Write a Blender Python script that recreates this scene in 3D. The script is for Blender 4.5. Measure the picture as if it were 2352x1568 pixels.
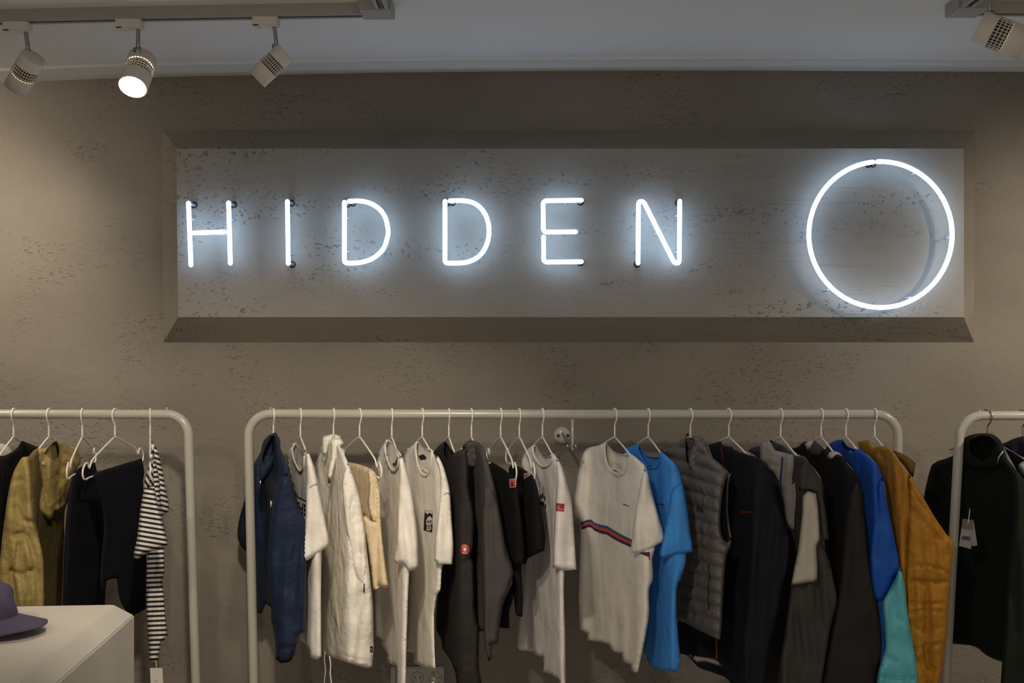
import bpy, bmesh, math, random
import numpy as np
from mathutils import Vector, Matrix
from mathutils.geometry import delaunay_2d_cdt
from mathutils.bvhtree import BVHTree

for o in list(bpy.data.objects): bpy.data.objects.remove(o)
random.seed(7)
S = bpy.context.scene; COL = S.collection

# ------------------------------------------------------------------ camera, world, lights
F = 2286.67; CX, CY = 1190.0, 760.0; H = 1.70
DW, DP, DB = 3.55, 3.45, 3.20          # wall, panel face and clothes bar distances
cam = bpy.data.cameras.new('camera'); co = bpy.data.objects.new('camera', cam); COL.objects.link(co)
cam.sensor_width = 36; cam.lens = 35; co.location = (0, 0, H); co.rotation_euler = (math.pi/2, 0, 0)
cam.shift_x = (1176-CX)/2352; cam.shift_y = (CY-784)/2352
cam.clip_start = .05; S.camera = co
S.view_settings.view_transform = 'Standard'; S.view_settings.look = 'None'
S.view_settings.gamma = 1; S.view_settings.use_curve_mapping = False
S.view_settings.exposure = 0.0
w = bpy.data.worlds.new('world'); S.world = w; w.use_nodes = True
w.node_tree.nodes['Background'].inputs[0].default_value = (1, .97, .93, 1)
w.node_tree.nodes['Background'].inputs[1].default_value = .38

def spot(name, loc, target, power, color, angle=50, blend=.8, size=.03):
    l = bpy.data.lights.new(name, 'SPOT'); l.energy = power; l.color = color
    l.spot_size = math.radians(angle); l.spot_blend = blend; l.shadow_soft_size = size
    o = bpy.data.objects.new(name, l); COL.objects.link(o); o.location = loc
    o.rotation_euler = (Vector(target)-Vector(loc)).to_track_quat('-Z', 'Y').to_euler(); return o
WARM = (1, .86, .68)
# lamps on the track that runs from the corner back over the camera, and on the other tracks of the shop; the two aimed at the floor are added for bounce
spot('track_and_fill_spot', (-.36, 1.25, 2.50), (-.75, 3.2, 1.00), 125, WARM, 54, 1, .05)
spot('track_and_fill_spot', (-.36, .70, 2.50), (.45, 3.2, .95), 66, WARM, 54, 1, .05)
spot('track_and_fill_spot', (1.75, .9, 2.50), (2.35, 3.5, 1.35), 20, WARM, 48, 1, .04)
spot('track_and_fill_spot', (-1.5, .9, 2.50), (-1.55, 3.2, 1.0), 36, WARM, 46, 1, .05)
spot('track_and_fill_spot', (1.75, .9, 2.50), (1.25, 3.3, .75), 10, WARM, 50, 1, .05)
spot('track_and_fill_spot', (-.36, -.3, 2.50), (-.6, .2, 0), 250, WARM, 90, 1, .05)  # added downlight, its bounce off the floor brightens the ceiling
spot('track_and_fill_spot', (1.24, .2, 2.50), (1.3, .6, 0), 210, WARM, 90, 1, .05)  # second added downlight, fills ceiling and panel underside from the floor
# ------------------------------------------------------------------ helpers
def wp(px, py, D): return Vector(((px-CX)/F*D, D, H-(py-CY)/F*D))
def lin(h):
    if isinstance(h, str): c = [int(h[i:i+2], 16)/255 for i in (0, 2, 4)]
    else: c = [x/255 for x in h]
    return tuple((x/12.92 if x <= .04045 else ((x+.055)/1.055)**2.4) for x in c)+(1,)
def tag(o, label=None, cat=None, group=None, kind=None):
    for k, v in (('label', label), ('category', cat), ('group', group), ('kind', kind)):
        if v: o[k] = v
    return o
def empty(name, loc, label=None, cat=None, group=None):
    o = bpy.data.objects.new(name, None); COL.objects.link(o); o.location = loc
    o.empty_display_size = .05; return tag(o, label, cat, group)
def mesh(name, V, Fc, mat, parent=None, smooth=True, uv=None):
    off = parent.location.copy() if parent else Vector((0, 0, 0))
    if parent and parent.parent: off = off + parent.parent.location
    me = bpy.data.meshes.new(name)
    me.from_pydata([tuple(Vector(v)-off) for v in V], [], Fc); me.update()
    if uv is not None:
        l = me.uv_layers.new(name='uv')
        for lp in me.loops: l.data[lp.index].uv = uv[lp.vertex_index]
    if smooth:
        for p in me.polygons: p.use_smooth = True
    me.materials.append(mat)
    o = bpy.data.objects.new(name, me); COL.objects.link(o)
    if parent: o.parent = parent
    return o
class MB:
    def __init__(s): s.V = []; s.F = []
    def add(s, V, Fc):
        n = len(s.V); s.V += [Vector(v) for v in V]; s.F += [tuple(i+n for i in f) for f in Fc]; return s
    def box(s, c, d, R=None, bevel=0):
        bm = bmesh.new(); bmesh.ops.create_cube(bm, size=1)
        for v in bm.verts: v.co = Vector((v.co.x*d[0], v.co.y*d[1], v.co.z*d[2]))
        if bevel: bmesh.ops.bevel(bm, geom=bm.edges[:], offset=bevel, segments=2, affect='EDGES')
        M = R or Matrix.Identity(3)
        bm.verts.index_update()
        s.add([M @ v.co+Vector(c) for v in bm.verts], [[v.index for v in f.verts] for f in bm.faces]); bm.free(); return s
    def tube(s, P, r, n=10, closed=False, caps=True, flat=1.0):
        P = [Vector(p) for p in P]; m = len(P); rr = r if isinstance(r, (list, tuple)) else [r]*m
        V = []; up = None
        for i in range(m):
            if closed: t = P[(i+1) % m]-P[i-1]
            else: t = P[min(i+1, m-1)]-P[max(i-1, 0)]
            t.normalize()
            if up is None:
                a = Vector((0, 0, 1)) if abs(t.z) < .9 else Vector((1, 0, 0)); up = (a-t*a.dot(t)).normalized()
            else:
                up = up-t*up.dot(t); up.normalize()
            b = t.cross(up)
            for k in range(n):
                a = 2*math.pi*k/n; V.append(P[i]+rr[i]*(math.cos(a)*up+math.sin(a)*b*flat))
        Fc = []
        for i in range(m if closed else m-1):
            j = (i+1) % m
            for k in range(n): Fc.append((i*n+k, i*n+(k+1) % n, j*n+(k+1) % n, j*n+k))
        if not closed and caps: Fc += [tuple(range(n))[::-1], tuple(range((m-1)*n, m*n))]
        return s.add(V, Fc)
    def lathe(s, prof, origin, axis, n=32):
        q = Vector(axis).to_track_quat('Z', 'Y').to_matrix(); o = Vector(origin); V = []; Fc = []
        for (r, z) in prof:
            for k in range(n):
                a = 2*math.pi*k/n; V.append(o+q @ Vector((r*math.cos(a), r*math.sin(a), z)))
        for i in range(len(prof)-1):
            for k in range(n): Fc.append((i*n+k, i*n+(k+1) % n, (i+1)*n+(k+1) % n, (i+1)*n+k))
        return s.add(V, Fc)
    def build(s, name, mat, parent=None, smooth=True): return mesh(name, s.V, s.F, mat, parent, smooth)
def crv(P, sub=5, closed=False):
    P = [Vector(p) for p in P]; n = len(P); out = []
    for i in range(n if closed else n-1):
        if closed: a, b, c, d = P[i-1], P[i], P[(i+1) % n], P[(i+2) % n]
        else: a, b, c, d = P[max(i-1, 0)], P[i], P[i+1], P[min(i+2, n-1)]
        for k in range(sub):
            t = k/sub
            out.append(.5*((2*b)+(c-a)*t+(2*a-5*b+4*c-d)*t*t+(3*b-a-3*c+d)*t**3))
    if not closed: out.append(P[-1])
    return out

# ------------------------------------------------------------------ materials
MATS = {}
def mat(name, color, rough=.85, metal=0., bump=0., bscale=40, mottle=0., mscale=6, sheen=0., emit=0., ecol=None, detail=4, spec=None, crumple=0.):
    if name in MATS: return MATS[name]
    m = bpy.data.materials.new(name); m.use_nodes = True; nt = m.node_tree; b = nt.nodes['Principled BSDF']
    c = lin(color) if not (isinstance(color, tuple) and len(color) == 4) else color
    b.inputs['Base Color'].default_value = c; b.inputs['Roughness'].default_value = rough
    b.inputs['Metallic'].default_value = metal
    if spec is not None: b.inputs['Specular IOR Level'].default_value = spec
    if sheen: b.inputs['Sheen Weight'].default_value = sheen
    if emit:
        b.inputs['Emission Color'].default_value = ecol or c; b.inputs['Emission Strength'].default_value = emit
    tc = nt.nodes.new('ShaderNodeTexCoord')
    if mottle:
        n = nt.nodes.new('ShaderNodeTexNoise'); n.inputs['Scale'].default_value = mscale; n.inputs['Detail'].default_value = 5
        nt.links.new(tc.outputs['Object'], n.inputs['Vector'])
        r = nt.nodes.new('ShaderNodeValToRGB'); r.color_ramp.elements[0].position = .3; r.color_ramp.elements[1].position = .7
        r.color_ramp.elements[0].color = tuple(x*(1-mottle) for x in c[:3])+(1,)
        r.color_ramp.elements[1].color = tuple(min(1, x*(1+mottle)) for x in c[:3])+(1,)
        nt.links.new(n.outputs['Fac'], r.inputs['Fac']); nt.links.new(r.outputs['Color'], b.inputs['Base Color'])
    if bump:
        n = nt.nodes.new('ShaderNodeTexNoise'); n.inputs['Scale'].default_value = bscale; n.inputs['Detail'].default_value = detail
        nt.links.new(tc.outputs['Object'], n.inputs['Vector'])
        bp = nt.nodes.new('ShaderNodeBump'); bp.inputs['Strength'].default_value = 1; bp.inputs['Distance'].default_value = bump
        nt.links.new(n.outputs['Fac'], bp.inputs['Height']); nt.links.new(bp.outputs['Normal'], b.inputs['Normal'])
        if crumple:
            n2 = nt.nodes.new('ShaderNodeTexNoise'); n2.noise_type = 'RIDGED_MULTIFRACTAL'; n2.normalize = True
            n2.inputs['Scale'].default_value = 9; n2.inputs['Detail'].default_value = 2; n2.inputs['Distortion'].default_value = .6
            mp = nt.nodes.new('ShaderNodeMapping'); mp.inputs['Scale'].default_value = (1, 1, .7); mp.inputs['Rotation'].default_value = (0, .5, 0)
            nt.links.new(tc.outputs['Object'], mp.inputs[0]); nt.links.new(mp.outputs[0], n2.inputs['Vector'])
            b2 = nt.nodes.new('ShaderNodeBump'); b2.inputs['Distance'].default_value = crumple; nt.links.new(n2.outputs[0], b2.inputs['Height'])
            nt.links.new(bp.outputs['Normal'], b2.inputs['Normal']); nt.links.new(b2.outputs['Normal'], b.inputs['Normal'])
    MATS[name] = m; return m
def fabric(name, color, wr=.006, ws=14, rough=.9, mottle=.05, sheen=0.): return mat(name, color, rough, 0, wr, ws, mottle, 30, sheen, spec=.2, crumple=(.012 if ('nylon' in name or 'shell' in name) else .004) if wr > .004 else 0)

def plaster(name, c1, c2, streak=False):
    m = bpy.data.materials.new(name); m.use_nodes = True; nt = m.node_tree; b = nt.nodes['Principled BSDF']; L = nt.links.new
    b.inputs['Roughness'].default_value = .82; b.inputs['Specular IOR Level'].default_value = .25
    tc = nt.nodes.new('ShaderNodeTexCoord')
    def noise(scale, detail, sc=(1, 1, 1), rot=(0, 0, 0), dist=0, off=(0, 0, 0)):
        mp = nt.nodes.new('ShaderNodeMapping'); mp.inputs['Scale'].default_value = sc; mp.inputs['Rotation'].default_value = rot; mp.inputs['Location'].default_value = off
        n = nt.nodes.new('ShaderNodeTexNoise'); n.inputs['Scale'].default_value = scale; n.inputs['Detail'].default_value = detail; n.inputs['Distortion'].default_value = dist
        L(tc.outputs['Object'], mp.inputs[0]); L(mp.outputs[0], n.inputs['Vector']); return n.outputs['Fac']
    def ramp(src, a, bb, ca=(0, 0, 0, 1), cb=(1, 1, 1, 1)):
        r = nt.nodes.new('ShaderNodeValToRGB'); r.color_ramp.elements[0].position = a; r.color_ramp.elements[1].position = bb
        r.color_ramp.elements[0].color = ca; r.color_ramp.elements[1].color = cb; L(src, r.inputs[0]); return r.outputs[0]
    def mth(op, a, bv):
        n = nt.nodes.new('ShaderNodeMath'); n.operation = op
        for i, x in enumerate((a, bv)):
            if isinstance(x, (int, float)): n.inputs[i].default_value = x
            else: L(x, n.inputs[i])
        return n.outputs[0]
    cl = ramp(noise(2.2, 6, (1, 1, 1.6)), .3, .7, lin(c1), lin(c2))
    # small pits gathered in drifting bands
    pits = ramp(noise(75 if streak else 85, 3, (1, 1, 1.5) if streak else (.7, 1, 1.6), (0, .2, 0)), .60, .68)
    where = ramp(noise(2.4, 4, (.6, 1, 2.6) if streak else (1, 1, 1.5), (0, .12, 0), .8), .50, .62)
    pit = mth('MULTIPLY', pits, where)
    fine = ramp(noise(170, 2), .66, .74)
    pit = mth('MAXIMUM', pit, mth('MULTIPLY', fine, .5))
    lines = ramp(noise(5, 5, (1, 1, 16), (0, .10, 0), .5, (3, 0, 1)), .60, .66)
    lines = mth('MULTIPLY', lines, ramp(noise(1.5, 3, off=(7, 0, 2)), .48, .6))
    lines = mth('MULTIPLY', lines, .22 if streak else .12)
    allp = mth('MAXIMUM', pit, lines)
    mix = nt.nodes.new('ShaderNodeMixRGB'); mix.blend_type = 'MULTIPLY'; L(mth('MULTIPLY', allp, .75 if streak else .42), mix.inputs[0]); L(cl, mix.inputs[1])
    mix.inputs[2].default_value = (.35, .34, .32, 1); L(mix.outputs[0], b.inputs['Base Color'])
    trowel = noise(9, 8, (1, 1, 1.8), (0, .3, 0), 1.2)
    hgt = mth('SUBTRACT', mth('MULTIPLY', trowel, 1.2), mth('MULTIPLY', allp, .9))
    bp = nt.nodes.new('ShaderNodeBump'); bp.inputs['Distance'].default_value = .0028; bp.inputs['Strength'].default_value = .7
    L(hgt, bp.inputs['Height']); L(bp.outputs[0], b.inputs['Normal']); return m
M_wall = plaster('wall_plaster', (126, 119, 109), (138, 131, 121))
M_panel = plaster('panel_plaster', (144, 138, 130), (159, 153, 145), True)
M_bevel = plaster('bevel_plaster', (130, 123, 113), (142, 135, 125), True)
M_ceil = mat('ceiling_paint', (232, 230, 227), .9, bump=.002, bscale=8)
M_floor = mat('floor_concrete', (168, 162, 152), .6, bump=.001, bscale=30, mottle=.15, mscale=3)
M_rack = mat('rack_paint', (180, 176, 165), .24, spec=.5)
M_hang = mat('hanger_white', (240, 235, 225), .35, spec=.5)
M_steel = mat('steel', (170, 170, 168), .3, 1)
M_dark = mat('black_plastic', (22, 22, 22), .5)
M_lamp = mat('lamp_white', (222, 215, 203), .5)
M_mesh = mat('lamp_vent_dark', (60, 52, 44), .5)
M_track = mat('track_grey', (168, 163, 155), .45, .1)
M_slot = mat('track_slot', (30, 30, 32), .6)
M_neon = mat('neon_glow', (200, 220, 255), .4, emit=8, ecol=(.48, .71, 1, 1))
M_glass = mat('neon_glass_end', (190, 205, 220), .15, spec=.6)
M_lit = mat('lamp_lens_lit', (255, 240, 215), .4, emit=40, ecol=(1, .86, .66, 1))
M_glowring = mat('lamp_inner_glow', (255, 225, 170), .4, emit=.8, ecol=(1, .8, .5, 1))
M_white_pl = mat('socket_plastic', (190, 186, 178), .4)
M_conc = mat('plinth_concrete', (214, 207, 194), .8, bump=.003, bscale=12, mottle=.06, mscale=5)

# ------------------------------------------------------------------ room shell
def czw(px):   # ceiling line on the wall, from the photograph
    return np.interp(px, [-900, 0, 250, 450, 900, 1300, 1700, 2352, 3300], [215, 188, 177, 172, 164, 160, 159, 162, 170])
def cz(X): return H+(CY-czw(CX+X/DW*F))/F*DW
XS = np.linspace(-3.4, 3.4, 61)
m = MB(); V = []; Fc = []
for X in XS:
    z = cz(X); V += [(X, -1.5, z), (X, DW-.17, z), (X, DW-.155, z-.006), (X, DW+.06, z-.004), (X, DW+.06, 2.95), (X, -1.5, 2.95)]
n = 6
for i in range(len(XS)-1):
    for k in range(n): Fc.append((i*n+k, (i+1)*n+k, (i+1)*n+(k+1) % n, i*n+(k+1) % n))
Fc += [tuple(range(n)), tuple(range((len(XS)-1)*n, len(XS)*n))[::-1]]
tag(mesh('ceiling', V, Fc, M_ceil, smooth=False), kind='structure')
tag(MB().box((0, DW+.1, 1.45), (6.8, .2, 2.9)).build('wall_back', M_wall, smooth=False), kind='structure')
tag(MB().box((-3.4, 1.1, 1.45), (.12, 5.2, 2.9)).build('wall_left', M_wall, smooth=False), kind='structure')
tag(MB().box((3.4, 1.1, 1.45), (.12, 5.2, 2.9)).build('wall_right', M_wall, smooth=False), kind='structure')
tag(MB().box((0, 1.1, -.05), (6.9, 5.3, .1)).build('floor', M_floor, smooth=False), kind='structure')

# sign panel: a raised slab with splayed edges
o4 = [wp(372, 298, DW), wp(2240, 298, DW), wp(2237, 786, DW), wp(375, 786, DW)]
i4 = [wp(405, 341, DP), wp(2214, 341, DP), wp(2214, 728, DP), wp(409, 728, DP)]
pan = empty('sign_panel', wp(1300, 786, DW), 'long raised plaster panel with splayed edges carrying the neon lettering', 'panel')
mesh('panel_face', i4, [(0, 3, 2, 1)], M_panel, pan, False)
b4 = [v+Vector((0, .002, 0)) for v in o4]
Vb = o4+i4+[v+Vector((0, .006, 0)) for v in i4]
mesh('bevelled_edge', Vb, [(0, 1, 5, 4), (1, 2, 6, 5), (2, 3, 7, 6), (3, 0, 4, 7), (0, 3, 2, 1)], M_bevel, pan, False)

# ------------------------------------------------------------------ neon sign
DT = DP-.052
def T2(P, D=DT): return [wp(x, y, D) for x, y in P]
def rnd(P, r=5):   # round the corners of a stroke
    out = [P[0]]
    for i in range(1, len(P)-1):
        a, b, c = Vector(P[i-1]), Vector(P[i]), Vector(P[i+1])
        p = b+(a-b).normalized()*min(r, (a-b).length*.45); q = b+(c-b).normalized()*min(r, (c-b).length*.45)
        for k in range(5):
            t = k/4; out.append(tuple((1-t)**2*p+2*t*(1-t)*b+t*t*q))
    out.append(P[-1]); return out
NR = .0076
def caps_tube(mb, P, r):
    P = [Vector(p) for p in P]; a = (P[0]-P[1]).normalized(); b = (P[-1]-P[-2]).normalized()
    Q = [P[0]+a*r*.95, P[0]+a*r*.6]+P+[P[-1]+b*r*.6, P[-1]+b*r*.95]
    mb.tube(Q, [r*.3, r*.8]+[r]*len(P)+[r*.8, r*.3], 14)
def letter(name, label, strokes, ends, clips, cat='neon sign', group='neon letters on the plaster panel'):
    c = wp(sum(p[0] for p in strokes[0])/len(strokes[0]), sum(p[1] for p in strokes[0])/len(strokes[0]), DT)
    root = empty(name, c, label, cat, group)
    for s in strokes:
        m = MB(); caps_tube(m, T2(s), NR); m.build('glowing_tube', M_neon, root)
    for (x, y) in ends:
        p = wp(x, y, DT)
        q = Vector((p.x+.003, DP+.003, p.z))
        ee = MB().tube([p+Vector((0, .006, 0)), p+Vector((.001, .025, 0)), q], .0062, 12).build('electrode_end', M_glass, root)
        g = MB(); ring = [q+Vector((.0095*math.cos(a), -.002, .0095*math.sin(a))) for a in np.linspace(0, 2*math.pi, 20, endpoint=False)]
        g.tube(ring, .0028, 8, closed=True); g.build('grommet', M_dark, ee)
    for (x, y) in clips:
        p = wp(x, y, DT)
        MB().tube([p+Vector((0, .005, 0)), Vector((p.x, DP-.003, p.z)), Vector((p.x, DP, p.z))], [.003, .003, .006], 8).build('tube_support', M_glass, root)
a = lambda X, Y: (360+X/3.0156, 280+Y/3.0156)
c_ = lambda X, Y: (980+X/3.5636, 400+Y/3.5636)
letter('neon_letter', 'white neon letter H at the left end of the sign panel',
       [[a(220, 562), a(237, 990)], [a(498, 560), a(510, 978)], [a(258, 768), a(470, 762)]], [a(220, 562), a(498, 560)], [a(224, 665), a(501, 668)])
letter('neon_letter', 'white neon letter I between the H and the first D', [[a(905, 550), a(911, 980)]], [a(905, 550), a(911, 980)], [a(906, 635), a(909, 905)])
def arcpts(P): return [tuple(v) for v in crv([Vector((x, y, 0)).to_2d() for x, y in P], 6)]
def crv2(P, sub=6):
    return [(v.x, v.y) for v in crv([Vector((x, y, 0)) for x, y in P], sub)]
d1 = [a(1300, 556)]+rnd([a(1300, 556), a(1300, 977), a(1350, 977)], 7)[1:-1]+crv2([a(1340, 978), a(1420, 971), a(1500, 942), a(1568, 880), a(1600, 790), a(1600, 730), a(1580, 655), a(1535, 597), a(1470, 560), a(1400, 547), a(1332, 549)])
letter('neon_letter', 'first white neon letter D, between the I and the second D', [d1], [a(1300, 556), a(1336, 549)], [a(1308, 655), a(1308, 890), a(1568, 900), a(1560, 600)])
d2 = [c_(150, 222)]+rnd([c_(150, 222), c_(150, 727), c_(220, 727)], 7)[1:-1]+crv2([c_(200, 727), c_(280, 726), c_(360, 710), c_(440, 660), c_(493, 570), c_(511, 465), c_(493, 360), c_(443, 278), c_(375, 232), c_(290, 216), c_(190, 218)])
letter('neon_letter', 'second white neon letter D, just left of the E', [d2], [c_(150, 222), c_(196, 218)], [c_(143, 322), c_(158, 630), c_(440, 655)])
letter('neon_letter', 'white neon letter E between the second D and the N',
       [rnd([c_(1267, 213), c_(953, 217), c_(955, 474), c_(1220, 471)], 9), rnd([c_(957, 512), c_(957, 719), c_(1266, 716)], 9)], [c_(1260, 213), c_(1258, 716)], [c_(948, 325), c_(948, 595), c_(1140, 218), c_(1140, 712)])
letter('neon_letter', 'white neon letter N at the right end of the word',
       [rnd([c_(1730, 728), c_(1734, 222), c_(1775, 222), c_(2028, 728), c_(2068, 728), c_(2071, 220)], 9)], [c_(1730, 728), c_(2071, 222)], [c_(1722, 318), c_(1722, 625), c_(1885, 480), c_(2062, 325), c_(2062, 630)])
rp = []
for t in np.linspace(-.075+.034, 2*math.pi-.075-.034, 140): rp.append((2022.3+164.5*math.sin(t), 538.5-167.5*math.cos(t)))
letter('neon_ring', 'large glowing white neon ring at the right end of the sign panel', [rp], [rp[0], rp[-1]],
       [(2105, 397), (2186, 543), (1854, 541), (1903, 666), (2092, 682)], 'neon sign', None)

# ------------------------------------------------------------------ ceiling tracks and spotlights
DTR = 2.82
def track_bar(mb, slot, p, q, wdt=.036, hgt=.034):
    p, q = Vector(p), Vector(q); n = 12; d = (q-p); L = Vector((d.x, d.y, 0)).normalized(); s = Vector((-L.y, L.x, 0))
    prof = [(-wdt/2, 0), (-wdt/2, -hgt), (-.008, -hgt), (-.008, -hgt+.012), (.008, -hgt+.012), (.008, -hgt), (wdt/2, -hgt), (wdt/2, 0)]
    V = []; Fc = []; k = len(prof)
    for i in range(n+1):
        c = p+d*i/n
        for (u, z) in prof: V.append(c+s*u+Vector((0, 0, cz(c.x)+z)))
    for i in range(n):
        for j in range(k): Fc.append((i*k+j, (i+1)*k+j, (i+1)*k+(j+1) % k, i*k+(j+1) % k))
    Fc += [tuple(range(k))[::-1], tuple(range(n*k, n*k+k))]
    mb.add(V, Fc)
    for sg in (-1, 1):
        slot.tube([p+s*sg*.006+d*i/n+Vector((0, 0, cz((p+d*i/n).x)-hgt+.004)) for i in range(n+1)], .0015, 6)
xL = (884-CX)/F*DTR
t1 = empty('ceiling_track', (xL, DTR, cz(xL)), 'grey L-shaped ceiling track over the left clothes rack', 'lighting track')
m = MB(); sl = MB(); track_bar(m, sl, (-3.3, DTR, 0), (xL-.06, DTR, 0)); track_bar(m, sl, (xL, DTR-.06, 0), (xL, -1.2, 0))
m.build('rail', M_track, t1, False); sl.build('conductor', M_slot, t1)
MB().box((xL-.02, DTR-.015, cz(xL)-.0175), (.09, .09, .036), bevel=.002).build('corner_joint', M_track, t1, False)
xR = (2200-CX)/F*DTR
t2 = empty('ceiling_track', (xR, DTR, cz(xR)), 'grey ceiling track with a corner at the top right', 'lighting track')
m = MB(); sl = MB(); track_bar(m, sl, (3.3, DTR, 0), (xR+.06, DTR, 0)); track_bar(m, sl, (xR, DTR-.06, 0), (xR, -1.2, 0))
m.build('rail', M_track, t2, False); sl.build('conductor', M_slot, t2)
MB().box((xR+.02, DTR-.015, cz(xR)-.0175), (.09, .09, .036), bevel=.002).build('corner_joint', M_track, t2, False)

def lamp(ax, D, axis, pivot, label, r=.040, L=.125, lit=0, face_mat=None, stem=.045, ahang=1):
    """track adapter at pixel column ax, stem, and a cylinder head whose back end sits at 'pivot'"""
    X = (ax-CX)/F*D; zt = cz(X)-.034
    root = empty('track_spotlight', (X, D, zt), label, 'spotlight', 'spotlights on the ceiling tracks')
    m = MB(); m.box((X-.012, D, zt-.012), (.072, .036, .028), bevel=.003); m.box((X-.038, D, zt-.022), (.022, .03, .016), bevel=.003)
    m.build('track_adapter', M_lamp, root, False)
    P = Vector(pivot); st = MB(); st.tube([(X+.012, D, zt-.02), (X+.012, D, zt-.03), (P.x, P.y, P.z+.022), (P.x, P.y, P.z)], .0058, 12)
    st.lathe([(0, -.009), (.011, -.009), (.011, .009), (0, .009)], P, (1, 0, 0), 16)
    st.build('stem', M_steel, root)
    A = Vector(axis).normalized(); O = P-A*.012+Vector((0, 0, -.0))
    side = A.cross(Vector((0, 0, 1)))
    up = side.cross(A).normalized(); O = O-up*(r*.9)
    hd = MB(); hd.lathe([(0, 0), (r-.003, 0), (r, .003), (r, L*.30)], O, A, 40); hd.lathe([(r, L*.62), (r, L), (r-.003, L), (r-.004, L*.62)], O, A, 40)
    q = A.to_track_quat('Z', 'Y').to_matrix()
    for zf in (.30, .38, .46, .54, .62): # rings and ribs of the vented band
        hd.tube([O+q @ Vector((r*.99*math.cos(t), r*.99*math.sin(t), L*zf)) for t in np.linspace(0, 2*math.pi, 36, endpoint=False)], .0014, 6, closed=True)
    for k in range(30):
        t = 2*math.pi*k/30; d = Vector((math.cos(t), math.sin(t), 0))*r*.99
        hd.tube([O+q @ (d+Vector((0, 0, L*.30))), O+q @ (d+Vector((0, 0, L*.62)))], .0013, 5)
    hd.build('lamp_head', M_lamp, root)
    inn = MB(); inn.lathe([(r*.86, L*.29), (r*.86, L*.63)], O, A, 32); inn.build('heat_sink', M_mesh, root)
    if lit:
        g = MB(); g.lathe([(r*.9, L*.60), (r*.9, L*.635)], O, A, 32); g.build('glowing_gap', M_glowring, root)
    f = MB(); f.lathe([(r-.004, L-.004), (r*.5, L-.002 if lit > 1 else L-.012), (0, L-.001 if lit > 1 else L-.014)], O, A, 40)
    f.build('lens', M_lit if lit > 1 else M_lamp, root)
    return O+A*(L+.004), A
# pivots
DL = DTR
p, A = lamp(50, DL, (-.64, .42, -.66), wp(64, 122, DL), 'dim spotlight on the track at the far left, tilted towards the wall', lit=1, r=.034, L=.115)
spot('track_and_fill_spot', p, p+A, 30, WARM, 118, 1, .03)
p, A = lamp(308, DL, (.0, -.60, -.80), wp(317, 117, DL), 'lit spotlight whose bright lens faces the room, over the left rack', lit=2)
spot('track_and_fill_spot', p+A*.01, p+A*1.5+Vector((-.3, .1, 0)), 15, WARM, 85, 1, .03)
p, A = lamp(621, DL, (-.73, .02, -.68), wp(634, 110, DL), 'third spotlight from the left, tilted down to the left', lit=0, r=.0305, L=.112)
DR = 2.52
p, A = lamp(2269, DR, (.86, -.29, -.46), wp(2273, 34, DR), 'large unlit-looking spotlight seen side-on, hanging at the top right corner', lit=1)

# light that washes the wall at both ends comes from lamps hanging left and right of the view
spot('track_and_fill_spot', (-2.3, 2.65, 2.48), (-2.1, 3.55, 1.85), 36, WARM, 120, 1, .04)
spot('track_and_fill_spot', (2.6, 2.1, 2.50), (2.05, 3.55, 1.35), 115, WARM, 80, 1, .025)

# ------------------------------------------------------------------ clothes racks
BR = .0147
def rackZ(py): return H-(py-CY)/F*DB
def rack(P, label, feet):
    root = empty('clothes_rack', (P[0].x, DB, 0), label, 'clothes rack', 'white tube clothes racks')
    m = MB(); m.tube(P, BR, 20); m.build('rail_tube', M_rack, root)
    for X in feet:
        f = MB(); f.tube(crv([(X, DB-.27, .016), (X, DB, .016), (X, DB+.27, .016)], 3), BR, 14); f.build('foot', M_rack, root)
    return root
def bend(cx, cy, r, a0, a1, n=10): return [wp(cx+r*math.cos(t), cy+r*math.sin(t), DB) for t in np.linspace(a0, a1, n)]
flo = CY+H/DB*F-10
rk1 = rack([wp(-280+2, flo, DB)]+bend(-220, 1002, 51, math.pi, 1.5*math.pi)+[wp(100, 951, DB)]+bend(383, 1001, 50, 1.5*math.pi, 2*math.pi)+[wp(450, 1568, DB), wp(461, flo, DB)],
     'pale tube clothes rack cut off by the left edge', [wp(-278, 0, DB).x, wp(461, 0, DB).x])
rk2 = rack([wp(592, flo, DB), wp(583, 1568, DB)]+bend(622, 1001, 51, math.pi, 1.5*math.pi)+[wp(1300, 951, DB)]+bend(2012, 1001, 50, 1.5*math.pi, 2*math.pi)+[wp(2058, 1568, DB), wp(2054, flo, DB)],
     'long pale tube clothes rack in the middle, under the sign', [wp(592, 0, DB).x, wp(2054, 0, DB).x])
rk3 = rack([wp(2146, flo, DB), wp(2172, 1568, DB)]+bend(2257, 1008, 54, math.pi, 1.5*math.pi)+[wp(2400, 954, DB)]+bend(2750, 1008, 54, 1.5*math.pi, 2*math.pi)+[wp(2800, flo, DB)],
     'pale tube clothes rack cut off by the right edge', [wp(2146, 0, DB).x, wp(2800, 0, DB).x])
for x, y, r_ in ((383, 936, rk1), (621, 936, rk2), (2250, 941, rk3)):
    MB().tube([wp(x, y+10, DB), wp(x, y-1, DB)], .0025, 8).build('stop_pin', M_rack, r_)
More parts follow.
